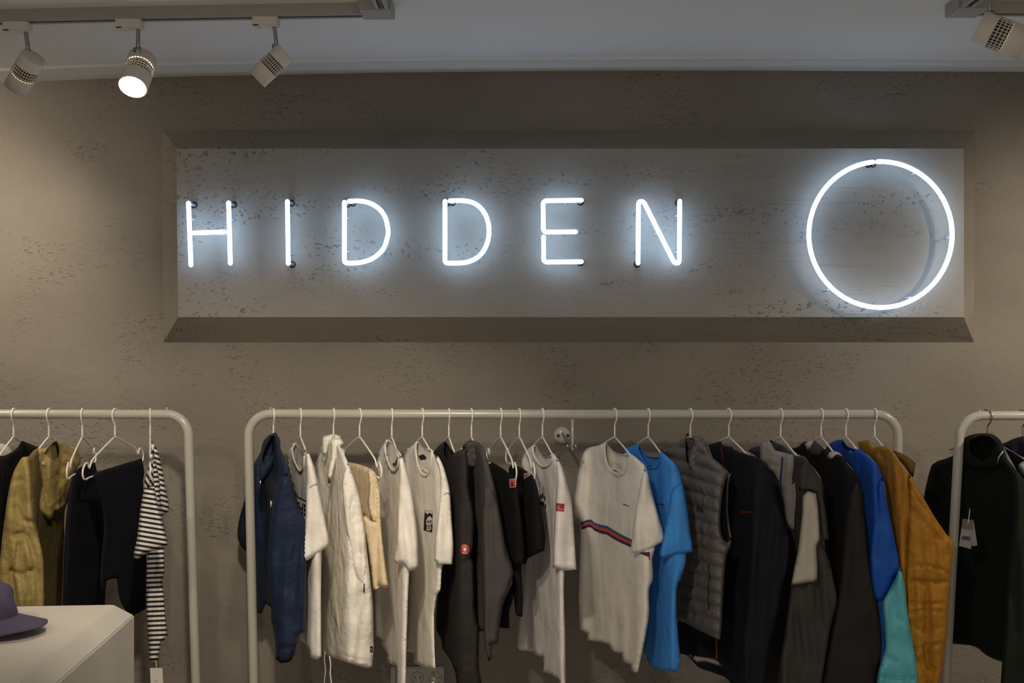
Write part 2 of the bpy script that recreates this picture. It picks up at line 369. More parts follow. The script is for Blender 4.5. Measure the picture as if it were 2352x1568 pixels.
# strut and wall bracket under the middle rail
br = empty('wall_bracket', wp(1291, 999, DW), 'small round wall bracket with a strut holding the middle of the rail', 'bracket')
MB().tube([wp(1315, 962, DB), wp(1315, 1034, DB)], .005, 10, flat=.7).build('strut', M_rack, br)
wd_ = MB().lathe([(0, -.012), (.028, -.012), (.030, -.008), (.030, 0)], wp(1291, 999, DW), (0, 1, 0), 28).build('wall_disc', M_rack, br)
sc = MB()
for x in (1282, 1304): sc.lathe([(0, -.016), (.005, -.016), (.005, -.011)], wp(x, 999, DW), (0, 1, 0), 12)
sc.build('screw', M_dark, wd_)
MB().tube([wp(1291, 994, DW-.012), wp(1311, 1022, DB+.012), wp(1313, 1024, DB)], .0042, 10).build('rod', M_steel, br)
MB().lathe([(.0, -.018), (.006, -.018), (.006, -.008), (.004, -.008), (.004, .008), (.007, .008), (.007, .018), (0, .018)], wp(1313, 1024, DB), (1, 0, 0), 12).build('bolt', M_steel, br)

# ------------------------------------------------------------------ wire hangers
def hang_path():
    P = [(-.0165, -.010), (-.0175, 0), (-.0125, .0130), (-.002, .0180), (.010, .0150), (.0185, .004), (.0185, -.008), (.010, -.022), (.001, -.034), (0, -.045), (0, -.072)]
    hook = [(v.x, 0, v.y) for v in crv([Vector((u, z, 0)) for u, z in P], 4)]
    half = [(0, -.072), (.06, -.092), (.13, -.118), (.155, -.130), (.168, -.148), (.173, -.147), (.180, -.134), (.192, -.132), (.207, -.143), (.213, -.160), (.206, -.176), (.190, -.181), (.17, -.178), (.10, -.178)]
    return hook, half
hook, half = hang_path()
hm = MB(); hm.tube(hook, .0027, 8)
for sg in (1, -1):
    hp = [(v.x, 0, v.y) for v in crv([Vector((u*sg, z, 0)) for u, z in half+[(0, -.178)]], 3)]
    hm.tube(hp, .0027, 8)
hme = bpy.data.meshes.new('wire_hanger'); hme.from_pydata([tuple(v) for v in hm.V], [], hm.F)
for p_ in hme.polygons: p_.use_smooth = True
hme.materials.append(M_hang)
h0 = bpy.data.objects.new('wire_hanger', hme); first = [True]
hm = MB(); hm.tube(hook, .0022, 8)
hm.tube([(-.16, 0, -.128), (-.10, 0, -.106), (0, 0, -.072), (.10, 0, -.106), (.16, 0, -.128)], .0026, 8)
hme2 = bpy.data.meshes.new('steel_hanger'); hme2.from_pydata([tuple(v) for v in hm.V], [], hm.F); hme2.materials.append(M_steel)
for p_ in hme2.polygons: p_.use_smooth = True
def hanger(hx, phi, label, group, steel=False, by=951):
    o = h0 if first[0] else h0.copy(); first[0] = False; COL.objects.link(o)
    if steel: o.data = hme2; o.name = 'wire_hanger'
    p = wp(hx, by, DB); o.location = (p.x, DB, p.z); o.rotation_euler = (0, 0, math.radians(phi-90))
    tag(o, label, 'hanger', group); return o
def tip(hx, phi, u):
    X0 = (hx-CX)/F*DB; f = math.radians(phi); D = DB-u*math.cos(f); return CX+(X0+u*math.sin(f))/D*F

# ------------------------------------------------------------------ cloth pieces
def inpoly(P, Q):
    x, y = P[:, 0], P[:, 1]; res = np.zeros(len(P), bool); n = len(Q)
    for i in range(n):
        x1, y1 = Q[i]; x2, y2 = Q[(i+1) % n]
        c = ((y1 > y) != (y2 > y)); 
        with np.errstate(divide='ignore', invalid='ignore'): xi = (x2-x1)*(y-y1)/(y2-y1+1e-12)+x1
        res ^= c & (x < xi)
    return res
def segdist(P, Q, closed=True):
    d = np.full(len(P), 1e9); n = len(Q)
    for i in range(n if closed else n-1):
        a_ = np.array(Q[i]); b_ = np.array(Q[(i+1) % n]); ab = b_-a_; l = (ab**2).sum()+1e-9
        t = np.clip(((P-a_) @ ab)/l, 0, 1); d = np.minimum(d, np.hypot(*(P-(a_+t[:, None]*ab)).T))
    return d
def smooth_poly(P, step=6):
    P = [np.array(p, float) for p in P]; n = len(P); out = []
    T = []
    for i in range(n):
        a_, b_, c = P[i-1], P[i], P[(i+1) % n]; u = b_-a_; v = c-b_
        cs = (u @ v)/(np.linalg.norm(u)*np.linalg.norm(v)+1e-9)
        T.append((c-a_)*.5 if cs > .72 else None)
    for i in range(n):
        a_, b_ = P[i], P[(i+1) % n]; L = np.linalg.norm(b_-a_); k = max(1, int(L/step))
        ta = T[i]; tb = T[(i+1) % n]
        ta = (b_-a_) if ta is None else ta/(np.linalg.norm(ta)+1e-9)*L; tb = (b_-a_) if tb is None else tb/(np.linalg.norm(tb)+1e-9)*L
        for j in range(k):
            t = j/k; h = t*t*(3-2*t)
            out.append(tuple((1-3*t*t+2*t**3)*a_+(t-2*t*t+t**3)*ta+(3*t*t-2*t**3)*b_+(t**3-t*t)*tb))
    return out
def cdt(P, step, extra=None, holes_edges=None):
    """triangulate polygon P (pixel frame) with an inner grid; returns verts and tris inside P"""
    Pa = np.array(P); x0, y0 = Pa.min(0); x1, y1 = Pa.max(0); pts = [Vector(p) for p in P]; n = len(P)
    E = [(i, (i+1) % n) for i in range(n)]
    if extra:
        for Q in extra:
            b = len(pts); pts += [Vector(p) for p in Q]; E += [(b+i, b+(i+1) % len(Q)) for i in range(len(Q))]
    gx = np.arange(x0, x1, step); gy = np.arange(y0, y1, step*.87); g = []
    for j, y in enumerate(gy):
        for x in gx: g.append((x+(step/2 if j % 2 else 0), y))
    if g:
        g = np.array(g); ok = inpoly(g, P) & (segdist(g, P) > step*.55)
        if extra:
            for Q in extra: ok &= segdist(g, Q) > step*.45
        pts += [Vector(p) for p in g[ok]]
    V, _, T, *_r = delaunay_2d_cdt(pts, E, [], 0, 1e-4)
    V = np.array([(v[0], v[1]) for v in V]); T = np.array([t for t in T if len(t) == 3])
    c = V[T].mean(1); T = T[inpoly(c, P)]
    return V, T
def edge_verts(T):
    cnt = {}
    for t in T:
        for i in range(3):
            e = (min(t[i], t[(i+1) % 3]), max(t[i], t[(i+1) % 3])); cnt[e] = cnt.get(e, 0)+1
    s = set()
    for e, k in cnt.items():
        if k == 1: s.update(e)
    return s
rs = np.random.RandomState(3)
def cloth(name, P, mat_, parent, depth, T=.03, fold=(.008, 34), lean=0., neck=None, grooves=(), rim=11, step=6, uva=0., quilt=None, seed=None, hem=None, top0=60, label=None):
    """P in photo pixels, depth(px array, py array) -> metres towards the wall from the rail"""
    sp = smooth_poly(P); ex = [neck_s] if neck and (neck_s := smooth_poly(neck)) else None
    V, Tr = cdt(sp, step, ex); V0 = V
    d = segdist(V, sp); x, y = V[:, 0], V[:, 1]
    ytop = y.min()
    q = np.clip(d/rim, 0, 1); t = T*np.sqrt(1-(1-q)**2)
    r = np.random.RandomState(seed if seed is not None else rs.randint(9999)); A_, lam = fold
    f = np.zeros(len(V)); ramp = np.clip((y-ytop)/top0, .15, 1)
    if A_:
        for k in range(4):
            l = lam*(.75, 1.15, 1.8, 2.7)[k]; ph = r.rand()*6.3; ln = lean+r.uniform(-.10, .10)
            s = np.sin(2*np.pi*(x-ln*(y-ytop)+5*np.sin(y/70+ph*2))/l+ph)
            amp = np.clip(.5+.6*np.sin(y/(85+50*k)+ph*3+x/(40+15*k)), 0, 1)**1.3
            f += A_*(.40, .55, .60, .50)[k]*s*ramp*amp
        f += A_*.35*np.sin(x/31+y/23+r.rand()*6)*np.sin(y/37-x/53+r.rand()*6)
    if quilt:
        lam2, sl_, am = quilt; s = (y+sl_*x)/lam2; f = f*.12-am*1.5*(np.abs(np.sin(np.pi*s))**.6)
    f = f*1.5; f *= np.clip(d/6, 0, 1)*.8+.2
    for (gl, gw, ga) in grooves:
        gd = segdist(V, gl, False); f += ga*np.exp(-(gd/gw)**2)
    base = DB+depth(x, y)
    bs = edge_verts(Tr)
    def pt(i, D): return wp(V[i, 0], V[i, 1], D)
    # the outline is laid out on the base surface, the bulge is its thickness
    W = []; back = {}
    for i in range(len(V)):
        p = pt(i, base[i]-t[i]+f[i]); W.append(p)
    nk = np.zeros(len(Tr), bool)
    if neck: nk = inpoly(V[Tr].mean(1), ex[0])
    Fc = [tuple(int(k) for k in tr) for tr in Tr[~nk]]
    for i in range(len(V)):
        if i in bs: back[i] = i
        else:
            p = pt(i, base[i]+t[i]*.8+f[i]*.8); back[i] = len(W); W.append(p)
    Fc = [f3 if True else f3 for f3 in Fc]+[tuple(back[int(k)] for k in tr[::-1]) for tr in Tr]
    n0 = len(V); uv = [None]*len(W); ca, sa = math.cos(uva), math.sin(uva)
    for i in range(n0):
        uv[i] = ((x[i]*ca-y[i]*sa)/100, (x[i]*sa+y[i]*ca)/100); uv[back[i]] = uv[i]
    ob = mesh(name, W, Fc, mat_, parent, True, uv)
    if label: ob['label'] = label
    ob_bvh = BVHTree.FromPolygons([tuple(v) for v in W], Fc)
    return ob, ob_bvh
CAMP = Vector((0, 0, H))
def hit(bvh, x, y, lift=.0025):
    d = (wp(x, y, 1.0)-CAMP).normalized(); r = bvh.ray_cast(CAMP, d)
    if r[0] is None: return None
    return r[0]-d*lift
def dens(P, st=2.5):
    out = []
    for i in range(len(P)):
        a_, b_ = np.array(P[i]), np.array(P[(i+1) % len(P)]); k = max(1, int(np.hypot(*(b_-a_))/st))
        out += [tuple(a_+(b_-a_)*j/k) for j in range(k)]
    return out
def decal(name, P, mat_, parent, bvh, step=3, lift=.003, Dfall=DB-.1, label=None, smooth=False):
    sp = smooth_poly(P) if smooth else dens(P); V, Tr = cdt(sp, step); W = []; last = None
    for v in V:
        h = hit(bvh, v[0], v[1], lift)
        if h is None: h = wp(v[0], v[1], last if last else Dfall)
        last = h.y; W.append(h)
    o = mesh(name, W, [tuple(int(k) for k in t)[::-1] for t in Tr], mat_, parent)
    if label: o['label'] = label
    return o
def line(name, P, r, mat_, parent, bvh, lift=.003, sub=4, flat=1.0):
    Q = crv2(P, sub); W = [];
    for x, y in Q:
        h = hit(bvh, x, y, lift)
        if h is not None: W.append(h)
    if len(W) < 3: return None
    Y = np.array([p.y for p in W]); k = np.ones(5)/5; Yp = np.convolve(np.pad(Y, 2, mode='edge'), k, 'valid')
    W = [Vector((p.x, min(yy, p.y), p.z)) for p, yy in zip(W, Yp)]
    m = MB(); m.tube(W, r, 8, flat=flat); return m.build(name, mat_, parent)
def text(name, s, p0, p1, hpx, mat_, parent, bvh, lift=.004, shear=0., bold=0.):
    cu = bpy.data.curves.new('t', 'FONT'); cu.body = s; cu.size = 1; cu.offset = bold; cu.resolution_u = 3; ob = bpy.data.objects.new('t', cu); COL.objects.link(ob)
    dg = bpy.context.evaluated_depsgraph_get(); me = bpy.data.meshes.new_from_object(ob.evaluated_get(dg))
    V = np.array([(v.co.x, v.co.y) for v in me.vertices]); Fc = [tuple(p.vertices) for p in me.polygons]
    bpy.data.objects.remove(ob); bpy.data.curves.remove(cu)
    x0, x1 = V[:, 0].min(), V[:, 0].max(); y1 = V[:, 1].max()
    W = []; last = None; dx, dy = p1[0]-p0[0], p1[1]-p0[1]
    for v in V:
        u = (v[0]-x0)/(x1-x0); t = v[1]/y1; x = p0[0]+dx*u+shear*hpx*t; y = p0[1]+dy*u-hpx*t
        if bvh is None: W.append(None); continue
        h = hit(bvh, x, y, lift); h = wp(x, y, last or DB-.15) if h is None else h; last = h.y; W.append(h)
    return mesh(name, W, Fc, mat_, parent, False)

def mk_depth(hx, phi, xs, A_=.20):
    pb, pf = tip(hx, phi, -.2), tip(hx, phi, .2); c = [(min(pb, pf), .17 if pb < pf else -.215), (hx, -.02), (max(pb, pf), -.215 if pb < pf else .17)]
    lo, hi = min(xs), max(xs)
    if lo < c[0][0]-6: c = [(lo, c[0][1]*A_/.19)]+c
    if hi > c[-1][0]+6: c = c+[(hi, c[-1][1]*A_/.19)]
    cx = [k[0] for k in c]; cy = [k[1] for k in c]
    def fn(x, y):
        r = 0
        for o in (-10, -5, 0, 5, 10): r = r+np.interp(x+o, cx, cy)/5
        return r
    return fn
def const(v, slope=0., x0=0.): return lambda x, y: v+slope*(x-x0)+0*y
def reg(ox, oy=900, s=2.348): return lambda P: [(ox+x/s, oy+y/s) for x, y in P]
RA, RB, RC, RD, RE = reg(0), reg(520), reg(850), reg(1280), reg(1700, 900, 2.3466)
MID = 'hangers on the middle rack'; LEFT = 'hangers on the left rack'; RIGHT = 'hangers on the right rack'
def garment(name, label, cat, hx, by=951, group=None):
    return empty(name, wp(hx, by, DB), label, cat, group)

W1 = fabric('white_cotton', (238, 233, 224)); W2 = fabric('cool_white_cotton', (236, 230, 228))
W3 = fabric('white_nylon', (242, 237, 226), .009, 22, .6); RIB = fabric('white_rib', (214, 208, 198), .001, 60)
INK = mat('black_ink', (20, 20, 22), .7); RED = mat('red_label', (176, 40, 34), .7); WHT = mat('white_ink', (225, 220, 212), .7)
NAVY = fabric('navy_nylon', (30, 42, 66), .010, 18, .5); NAVYD = fabric('navy_dark', (20, 26, 40), .006, 20)
BEI = fabric('beige_twill', (222, 203, 172), .006, 20); CHA = fabric('charcoal_fleece', (50, 46, 45), .006, 20)
GRF = fabric('grey_fleece', (74, 72, 69), .006, 18); BLK = fabric('black_cotton', (22, 20, 22), .005, 18)

# ---- middle rack, left to right -------------------------------------------------
hanger(628, 22, 'white wire hanger in the navy hooded jacket', MID)
g = garment('windbreaker', 'navy hooded windbreaker, first garment on the middle rack', 'jacket', 628)
P = RB([(265, 218), (288, 262), (292, 300), (330, 410), (352, 480), (385, 600), (425, 700), (430, 900), (432, 1150), (427, 1290), (395, 1310), (370, 1330), (330, 1330), (262, 1270), (246, 1255), (240, 1160), (212, 1142), (190, 1195), (165, 1192), (155, 1000), (148, 700), (140, 420), (165, 360), (190, 310), (196, 270), (230, 235)])
dp = mk_depth(628, 22, [p[0] for p in P])
b, bv = cloth('body', P, NAVY, g, dp, .035, (.010, 26), grooves=[(RB([(215, 560), (220, 700), (225, 900), (235, 1150)]), 5, .018), (RB([(255, 560), (235, 660), (225, 740)]), 5, .012)])
P = RB([(290, 470), (325, 438), (350, 480), (385, 600), (425, 700), (432, 900), (432, 1150), (427, 1290), (390, 1312), (375, 1380), (365, 1420), (345, 1455), (290, 1463), (262, 1440), (265, 1370), (250, 1255), (238, 1050), (228, 850), (240, 700), (262, 560)])
s, sbv = cloth('sleeve', P, NAVY, g, const(-.235), .035, (.010, 60), grooves=[(RB([(262, 1400), (310, 1380), (372, 1372)]), 4, .008)])
cloth('sleeve', RB([(190, 430), (150, 440), (95, 590), (60, 775), (105, 860), (190, 900)]), NAVYD, g, const(.20), .03, (.006, 26))  # far sleeve takes the darker navy
h, hb = cloth('hood', RB([(230, 232), (252, 222), (266, 216), (290, 262), (289, 300), (262, 380), (222, 460), (190, 500), (172, 485), (165, 400), (185, 330), (195, 275)]), NAVY, g, const(-.045), .03, (.006, 18), rim=12,
      neck=RB([(240, 240), (262, 235), (262, 290), (235, 360), (200, 400), (195, 350), (215, 290)]))
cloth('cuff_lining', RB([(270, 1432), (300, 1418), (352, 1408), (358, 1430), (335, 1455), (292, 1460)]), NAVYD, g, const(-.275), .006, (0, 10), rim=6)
mesh_z = MB(); mesh_z.tube([hit(bv, *RB([(241, 588)])[0], .012), hit(bv, *RB([(240, 625)])[0], .012)], .0022, 8); mesh_z.build('zip_pull', M_hang, g)
mesh_z = MB(); mesh_z.tube([wp(*RB([(183, 478)])[0], DB-.09), wp(*RB([(184, 492)])[0], DB-.09)], .0018, 8); mesh_z.build('cord_tip', M_hang, g)

def tee(hx, phi, R, body, sleeve, neck, label, m_, nm='t_shirt', cat='t-shirt', sleeve_z=-.235, rimmat=RIB, fold=(.008, 30), sfold=(.007, 34), hem=None, bT=.020, grooves=(), hangl=None, rimr=.0035, sT=.019):
    hanger(hx, phi, hangl, MID)
    g = garment(nm, label, cat, hx); P = R(body); N = R(neck)
    b, bv = cloth('body', P, m_, g, mk_depth(hx, phi, [p[0] for p in P]), bT, fold, neck=N, grooves=grooves)
    gr = []
    if hem: gr = [(R(hem), 1.8, .0035)]
    s = cloth('sleeve', R(sleeve), m_, g, const(sleeve_z), sT, sfold, grooves=gr) if sleeve else (None, None)
    return g, bv, s[1]
def rimline(g, bv, P, mt=RIB, r=.004):
    # collar ribbing: follows the front neckline just outside the opening
    line('neck_rib', P, r, mt, g, bv, lift=.002)

g, bv, sv = tee(690, 22, RB, [(322, 350), (345, 302), (374, 272), (392, 300), (405, 322), (418, 330), (428, 306), (450, 345), (468, 390), (490, 480), (505, 600), (512, 900), (510, 1100), (512, 1440), (480, 1442), (450, 1428), (436, 1380), (428, 1360), (388, 1332), (400, 1200), (370, 600), (330, 420)],
    [(430, 318), (445, 330), (468, 390), (490, 490), (520, 630), (540, 730), (553, 800), (545, 830), (470, 885), (402, 930), (397, 905), (412, 800), (424, 700), (430, 560), (432, 430)],
    [(373, 280), (362, 305), (368, 350), (384, 395), (400, 418), (414, 400), (418, 332), (404, 322), (390, 300)],
    'white t-shirt with black lettering, between the navy windbreaker and the white jacket', W1, hem=[(408, 875), (480, 848), (548, 790)], hangl='white wire hanger in the t-shirt beside the navy windbreaker')
rimline(g, bv, RB([(369, 276), (357, 305), (362, 352), (380, 400), (400, 428), (418, 405), (422, 345)]))
cloth('care_label', RB([(400, 350), (414, 352), (412, 385), (400, 380)]), W1, g, const(-.0), .002, (0, 9), rim=3)
text('printed_text', 'THE', RB([(368, 640)])[0], RB([(432, 668)])[0], 25, INK, g, bv, bold=.03)
decal('printed_bar', RB([(372, 556), (430, 585), (430, 592), (372, 563)]), INK, g, bv)
line('sleeve_seam', RB([(449, 512), (468, 500), (488, 490)]), .0012, RIB, g, sv)

hanger(766, 21, 'white wire hanger in the white coach jacket', MID)
g = garment('coach_jacket', 'white nylon jacket with a pointed collar and hanging drawcords', 'jacket', 766)
P = RB([(520, 262), (575, 245), (610, 290), (640, 345), (680, 435), (715, 560), (742, 700), (755, 830), (775, 1000), (790, 1150), (793, 1300), (793, 1400), (786, 1480), (765, 1488), (690, 1470), (600, 1440), (545, 1420), (520, 1395), (512, 1330), (512, 1200), (520, 900), (505, 700), (485, 520), (482, 400), (500, 330)])
b, bv = cloth('body', P, W3, g, mk_depth(766, 21, [p[0] for p in P]), .035, (.011, 42), grooves=[(RB([(552, 515), (556, 640), (590, 700), (592, 900)]), 4, .008), (RB([(520, 1385), (600, 1410), (700, 1445), (790, 1455)]), 3, .008), (RB([(740, 1085), (710, 1200), (690, 1350), (670, 1460)]), 7, .014), (RB([(520, 1240), (545, 1340), (560, 1380)]), 4, .008)])
s, sv = cloth('sleeve', RB([(625, 470), (640, 420), (655, 380), (690, 470), (722, 590), (745, 740), (756, 880), (758, 1000), (745, 1055), (732, 1060), (700, 1010), (665, 860), (640, 700), (628, 580)]), W3, g, const(-.235), .03, (.008, 30), grooves=[(RB([(700, 720), (715, 700)]), 3, .006), (RB([(705, 835), (720, 850), (715, 870)]), 3, .006)])
cloth('collar', RB([(520, 240), (575, 226), (618, 238), (617, 262), (590, 262), (562, 262), (545, 320), (528, 380), (518, 330), (515, 285)]), W3, g, const(.03), .010, (.003, 18), rim=8)
cloth('collar', RB([(560, 268), (572, 258), (590, 252), (618, 252), (637, 276), (612, 302), (598, 345), (575, 440), (553, 516), (545, 450), (562, 350)]), W3, g, const(-.075), .010, (.003, 18), rim=8)
decal('pocket_opening', RB([(741, 1030), (746, 1030), (744, 1082), (738, 1080)]), INK, g, bv, lift=.006)
decal('brand_tab', RB([(775, 1368), (790, 1372), (790, 1405), (776, 1402)]), INK, g, bv, lift=.004)
text('tab_lettering', 'x', RB([(779, 1395)])[0], RB([(787, 1397)])[0], 6, WHT, g, bv, lift=.006)
for P in ([(532, 1398), (528, 1440), (534, 1500), (528, 1560), (530, 1640)], [(556, 1425), (562, 1470), (560, 1520), (566, 1570), (566, 1650)]):
    MB().tube([wp(x, y, DB-.02) for x, y in crv2(RB(P))], .0022, 8).build('drawcord', W1, g)

hanger(826, 27, 'white wire hanger holding the beige trousers', MID)
g = garment('trousers', 'folded beige trousers hanging beside the white jacket', 'trousers', 826)
P = RB([(640, 376), (700, 386), (770, 410), (800, 432), (815, 470), (828, 560), (832, 660), (838, 760), (848, 850), (862, 960), (876, 1050), (860, 1056), (830, 1050), (800, 1000), (760, 800), (700, 600), (650, 450)])
b, bv = cloth('leg', P, BEI, g, mk_depth(826, 27, [p[0] for p in P]), .026, (.006, 30), grooves=[(RB([(765, 520), (768, 620), (800, 690)]), 4, .012)])
cloth('leg', RB([(725, 600), (745, 650), (785, 695), (825, 700), (833, 760), (828, 900), (830, 1050), (800, 1068), (790, 1062), (780, 980), (762, 830), (740, 720)]), BEI, g, const(-.20), .016, (.006, 26), grooves=[(RB([(790, 1045), (830, 1032)]), 1.6, .003)])
cloth('folded_seat', RB([(765, 430), (790, 424), (806, 440), (818, 500), (832, 600), (826, 680), (800, 702), (775, 660), (762, 600), (770, 520)]), BEI, g, const(-.20), .010, (.004, 20), rim=7, grooves=[(RB([(790, 440), (808, 560), (812, 640)]), 4, .012)])

g, bv, sv = tee(900, 16, RC, [(38, 370), (52, 312), (75, 275), (97, 255), (115, 268), (135, 296), (155, 318), (172, 345), (200, 430), (215, 520), (225, 700), (215, 900), (208, 1040), (202, 1200), (196, 1400), (192, 1600), (134, 1600), (137, 1478), (86, 1456), (80, 1392), (62, 1362), (58, 1330), (30, 1312), (28, 1100), (30, 900), (45, 700), (40, 500)],
    [(155, 332), (175, 350), (200, 430), (222, 530), (240, 640), (255, 755), (262, 945), (222, 963), (205, 962), (180, 925), (130, 927), (140, 830), (150, 640), (158, 480)],
    [(97, 265), (88, 290), (98, 350), (118, 400), (135, 412), (150, 385), (156, 325), (136, 300), (115, 272)],
    'white t-shirt with a patterned black and white neckband', W1, hem=[(135, 905), (185, 905), (222, 945), (262, 925)], hangl='white wire hanger in the t-shirt with the patterned neckband')
rimline(g, bv, RC([(92, 262), (82, 292), (92, 356), (112, 408), (132, 424), (152, 400), (160, 335)]), RIB, .005)
for (x, y) in ((84, 340), (92, 375), (103, 405), (118, 425), (134, 428), (146, 410), (152, 385), (152, 360)):
    cx_, cy_ = RC([(x, y)])[0]; line('neckband_print', [(cx_+3*math.cos(t), cy_+4.2*math.sin(t)) for t in np.linspace(0, 6.28, 9)], .0008, INK, g, bv, lift=.008, sub=2)
decal('size_label', RC([(122, 382), (133, 385), (138, 370), (150, 352), (150, 360), (137, 398), (122, 396)]), INK, g, bv, lift=.03)
for (x, y) in ((165, 328), (172, 340), (182, 362)):
    decal('shoulder_print', RC([(x-3, y-4), (x+4, y), (x+3, y+6), (x-3, y+3)]), INK, g, sv or bv)

g, bv, sv = tee(970, 20, RC, [(178, 360), (192, 322), (225, 288), (257, 263), (272, 282), (300, 303), (328, 306), (352, 332), (388, 385), (418, 470), (430, 560), (425, 800), (388, 950), (378, 1070), (362, 1092), (350, 1160), (345, 1200), (348, 1400), (352, 1490), (348, 1600), (322, 1600), (345, 1497), (290, 1485), (232, 1457), (228, 1405), (195, 1396), (205, 1200), (215, 900), (205, 600)],
    [(338, 320), (360, 335), (390, 385), (418, 470), (431, 545), (441, 700), (450, 840), (443, 930), (392, 930), (376, 936), (345, 905), (350, 800), (365, 680), (378, 540), (372, 420)],
    [(257, 270), (252, 300), (262, 380), (284, 436), (306, 440), (324, 400), (328, 315), (300, 304), (275, 286)],
    'cream white t-shirt with a black printed skull picture on the chest', W1, hem=[(348, 880), (390, 878), (392, 905), (445, 905)], hangl='white wire hanger in the t-shirt with the skull picture')
rimline(g, bv, RC([(253, 264), (246, 300), (256, 385), (280, 444), (308, 450), (328, 410), (334, 325)]))
decal('neck_label', RC([(260, 345), (285, 335), (303, 350), (300, 362), (272, 366)]), INK, g, bv, lift=.006)
pr = decal('printed_picture', RC([(295, 633), (338, 642), (334, 757), (288, 745)]), INK, g, bv, lift=.003)
sk = [(304, 690), (312, 672), (326, 670), (336, 684), (334, 706), (328, 716), (330, 738), (318, 748), (304, 744), (306, 720), (302, 708)]
decal('printed_skull', RC(sk), WHT, pr, bv, lift=.0045, smooth=True)
decal('printed_skull', RC([(296, 634), (337, 643), (336, 660), (322, 650), (310, 660), (298, 650)]), WHT, pr, bv, lift=.0045)
for q in ([(308, 694), (316, 692), (316, 704), (309, 706)], [(322, 692), (331, 692), (330, 704), (322, 704)], [(317, 708), (321, 708), (321, 714), (316, 714)], [(309, 720), (327, 720), (327, 725), (309, 726)], [(310, 732), (326, 731), (325, 735), (311, 737)]):
    decal('printed_face', RC(q), INK, pr, bv, lift=.006)
line('sleeve_seam', RC([(398, 552), (412, 543), (430, 540)]), .0012, RIB, g, sv)

hanger(1031, 13, 'white wire hanger in the charcoal hoodie', MID)
g = garment('hoodie', 'charcoal hoodie with a round red patch on the pocket', 'hoodie', 1031)
P = RC([(343, 322), (375, 285), (402, 264), (415, 272), (435, 305), (457, 327), (485, 316), (515, 290), (530, 400), (535, 530), (552, 620), (560, 700), (555, 830), (545, 890), (556, 930), (562, 1100), (570, 1200), (587, 1290), (588, 1480), (610, 1610), (470, 1610), (458, 1510), (430, 1440), (390, 1380), (385, 1340), (358, 1280), (362, 1150), (378, 1000), (390, 900), (420, 700), (415, 500), (385, 400)])
b, bv = cloth('body', P, CHA, g, mk_depth(1031, 13, [p[0] for p in P]), .035, (.008, 38), neck=RC([(400, 272), (412, 278), (430, 306), (455, 330), (440, 360), (415, 370), (400, 330)]), grooves=[(RC([(385, 950), (440, 960), (548, 900)]), 6, .008), (RC([(445, 605), (520, 600)]), 2, .004), (RC([(460, 1480), (590, 1475)]), 3, .005)])
cloth('hood', RC([(440, 340), (470, 320), (500, 312), (520, 300), (530, 400), (530, 520), (505, 560), (470, 500), (445, 420)]), CHA, g, const(-.10), .02, (.005, 20), rim=12)
cx_, cy_ = RC([(511, 848)])[0]
ring = lambda r, n=22: [(cx_+r*.95*math.cos(t), cy_+r*1.12*math.sin(t)) for t in np.linspace(0, 2*math.pi, n, endpoint=False)]
patch = decal('round_patch', ring(11.2), RED, g, bv, lift=.004)
decal('patch_star', ring(3.6, 12), WHT, patch, bv, lift=.0055)
for k in range(8):
    t = k*math.pi/4+.3; c1, s1 = math.cos(t), math.sin(t)
    decal('patch_star', [(cx_+2.5*c1-.9*s1, cy_+2.8*s1+.9*c1), (cx_+2.5*c1+.9*s1, cy_+2.8*s1-.9*c1), (cx_+6.2*c1, cy_+7*s1)], WHT, patch, bv, lift=.0055)
text('patch_lettering', 'CAL', (cx_-6.5, cy_-6), (cx_+5.5, cy_-6.5), 4, WHT, patch, bv, lift=.006)
text('patch_lettering', 'MFG', (cx_-5.5, cy_+10.6), (cx_+5.5, cy_+10), 3.6, WHT, patch, bv, lift=.006)

hanger(1083, 13, 'white wire hanger in the grey hoodie', MID)
g = garment('hoodie', 'dark grey hoodie with a bunched hood, right of the charcoal hoodie', 'hoodie', 1083)
P = RC([(497, 300), (515, 275), (545, 266), (580, 275), (612, 305), (635, 370), (655, 440), (680, 540), (705, 680), (725, 800), (725, 1000), (700, 1120), (665, 1300), (640, 1300), (610, 1290), (583, 1292), (560, 1200), (552, 950), (540, 880), (525, 700), (510, 500), (500, 380)])
b, bv = cloth('body', P, GRF, g, mk_depth(1083, 13, [p[0] for p in P]), .03, (.008, 30), grooves=[(RC([(525, 400), (540, 600), (552, 880)]), 6, .02), (RC([(556, 890), (600, 880), (606, 1280)]), 5, .018)])
cloth('sleeve', RC([(612, 520), (640, 505), (665, 515), (690, 610), (712, 720), (738, 870), (772, 970), (752, 1050), (722, 1130), (704, 1230), (692, 1340), (688, 1358), (655, 1362), (652, 1440), (640, 1452), (618, 1372), (612, 1200), (610, 900), (605, 700)]), GRF, g, const(-.24), .03, (.006, 26), grooves=[(RC([(648, 620), (655, 900), (652, 1350)]), 5, .010), (RC([(612, 1362), (690, 1350)]), 2, .004)])
h, hb = cloth('hood', RC([(508, 296), (518, 268), (548, 260), (585, 272), (612, 305), (625, 345), (618, 372), (600, 400), (570, 402), (540, 412), (520, 395), (512, 350)]), GRF, g, const(-.09), .03, (.004, 14), rim=10, grooves=[(RC([(528, 330), (545, 300), (572, 300), (588, 330), (575, 370), (552, 388), (535, 370), (545, 340), (562, 335)]), 3.5, .020)])
line('sleeve_seam', RC([(612, 522), (640, 515), (662, 524)]), .0012, CHA, g, hb)

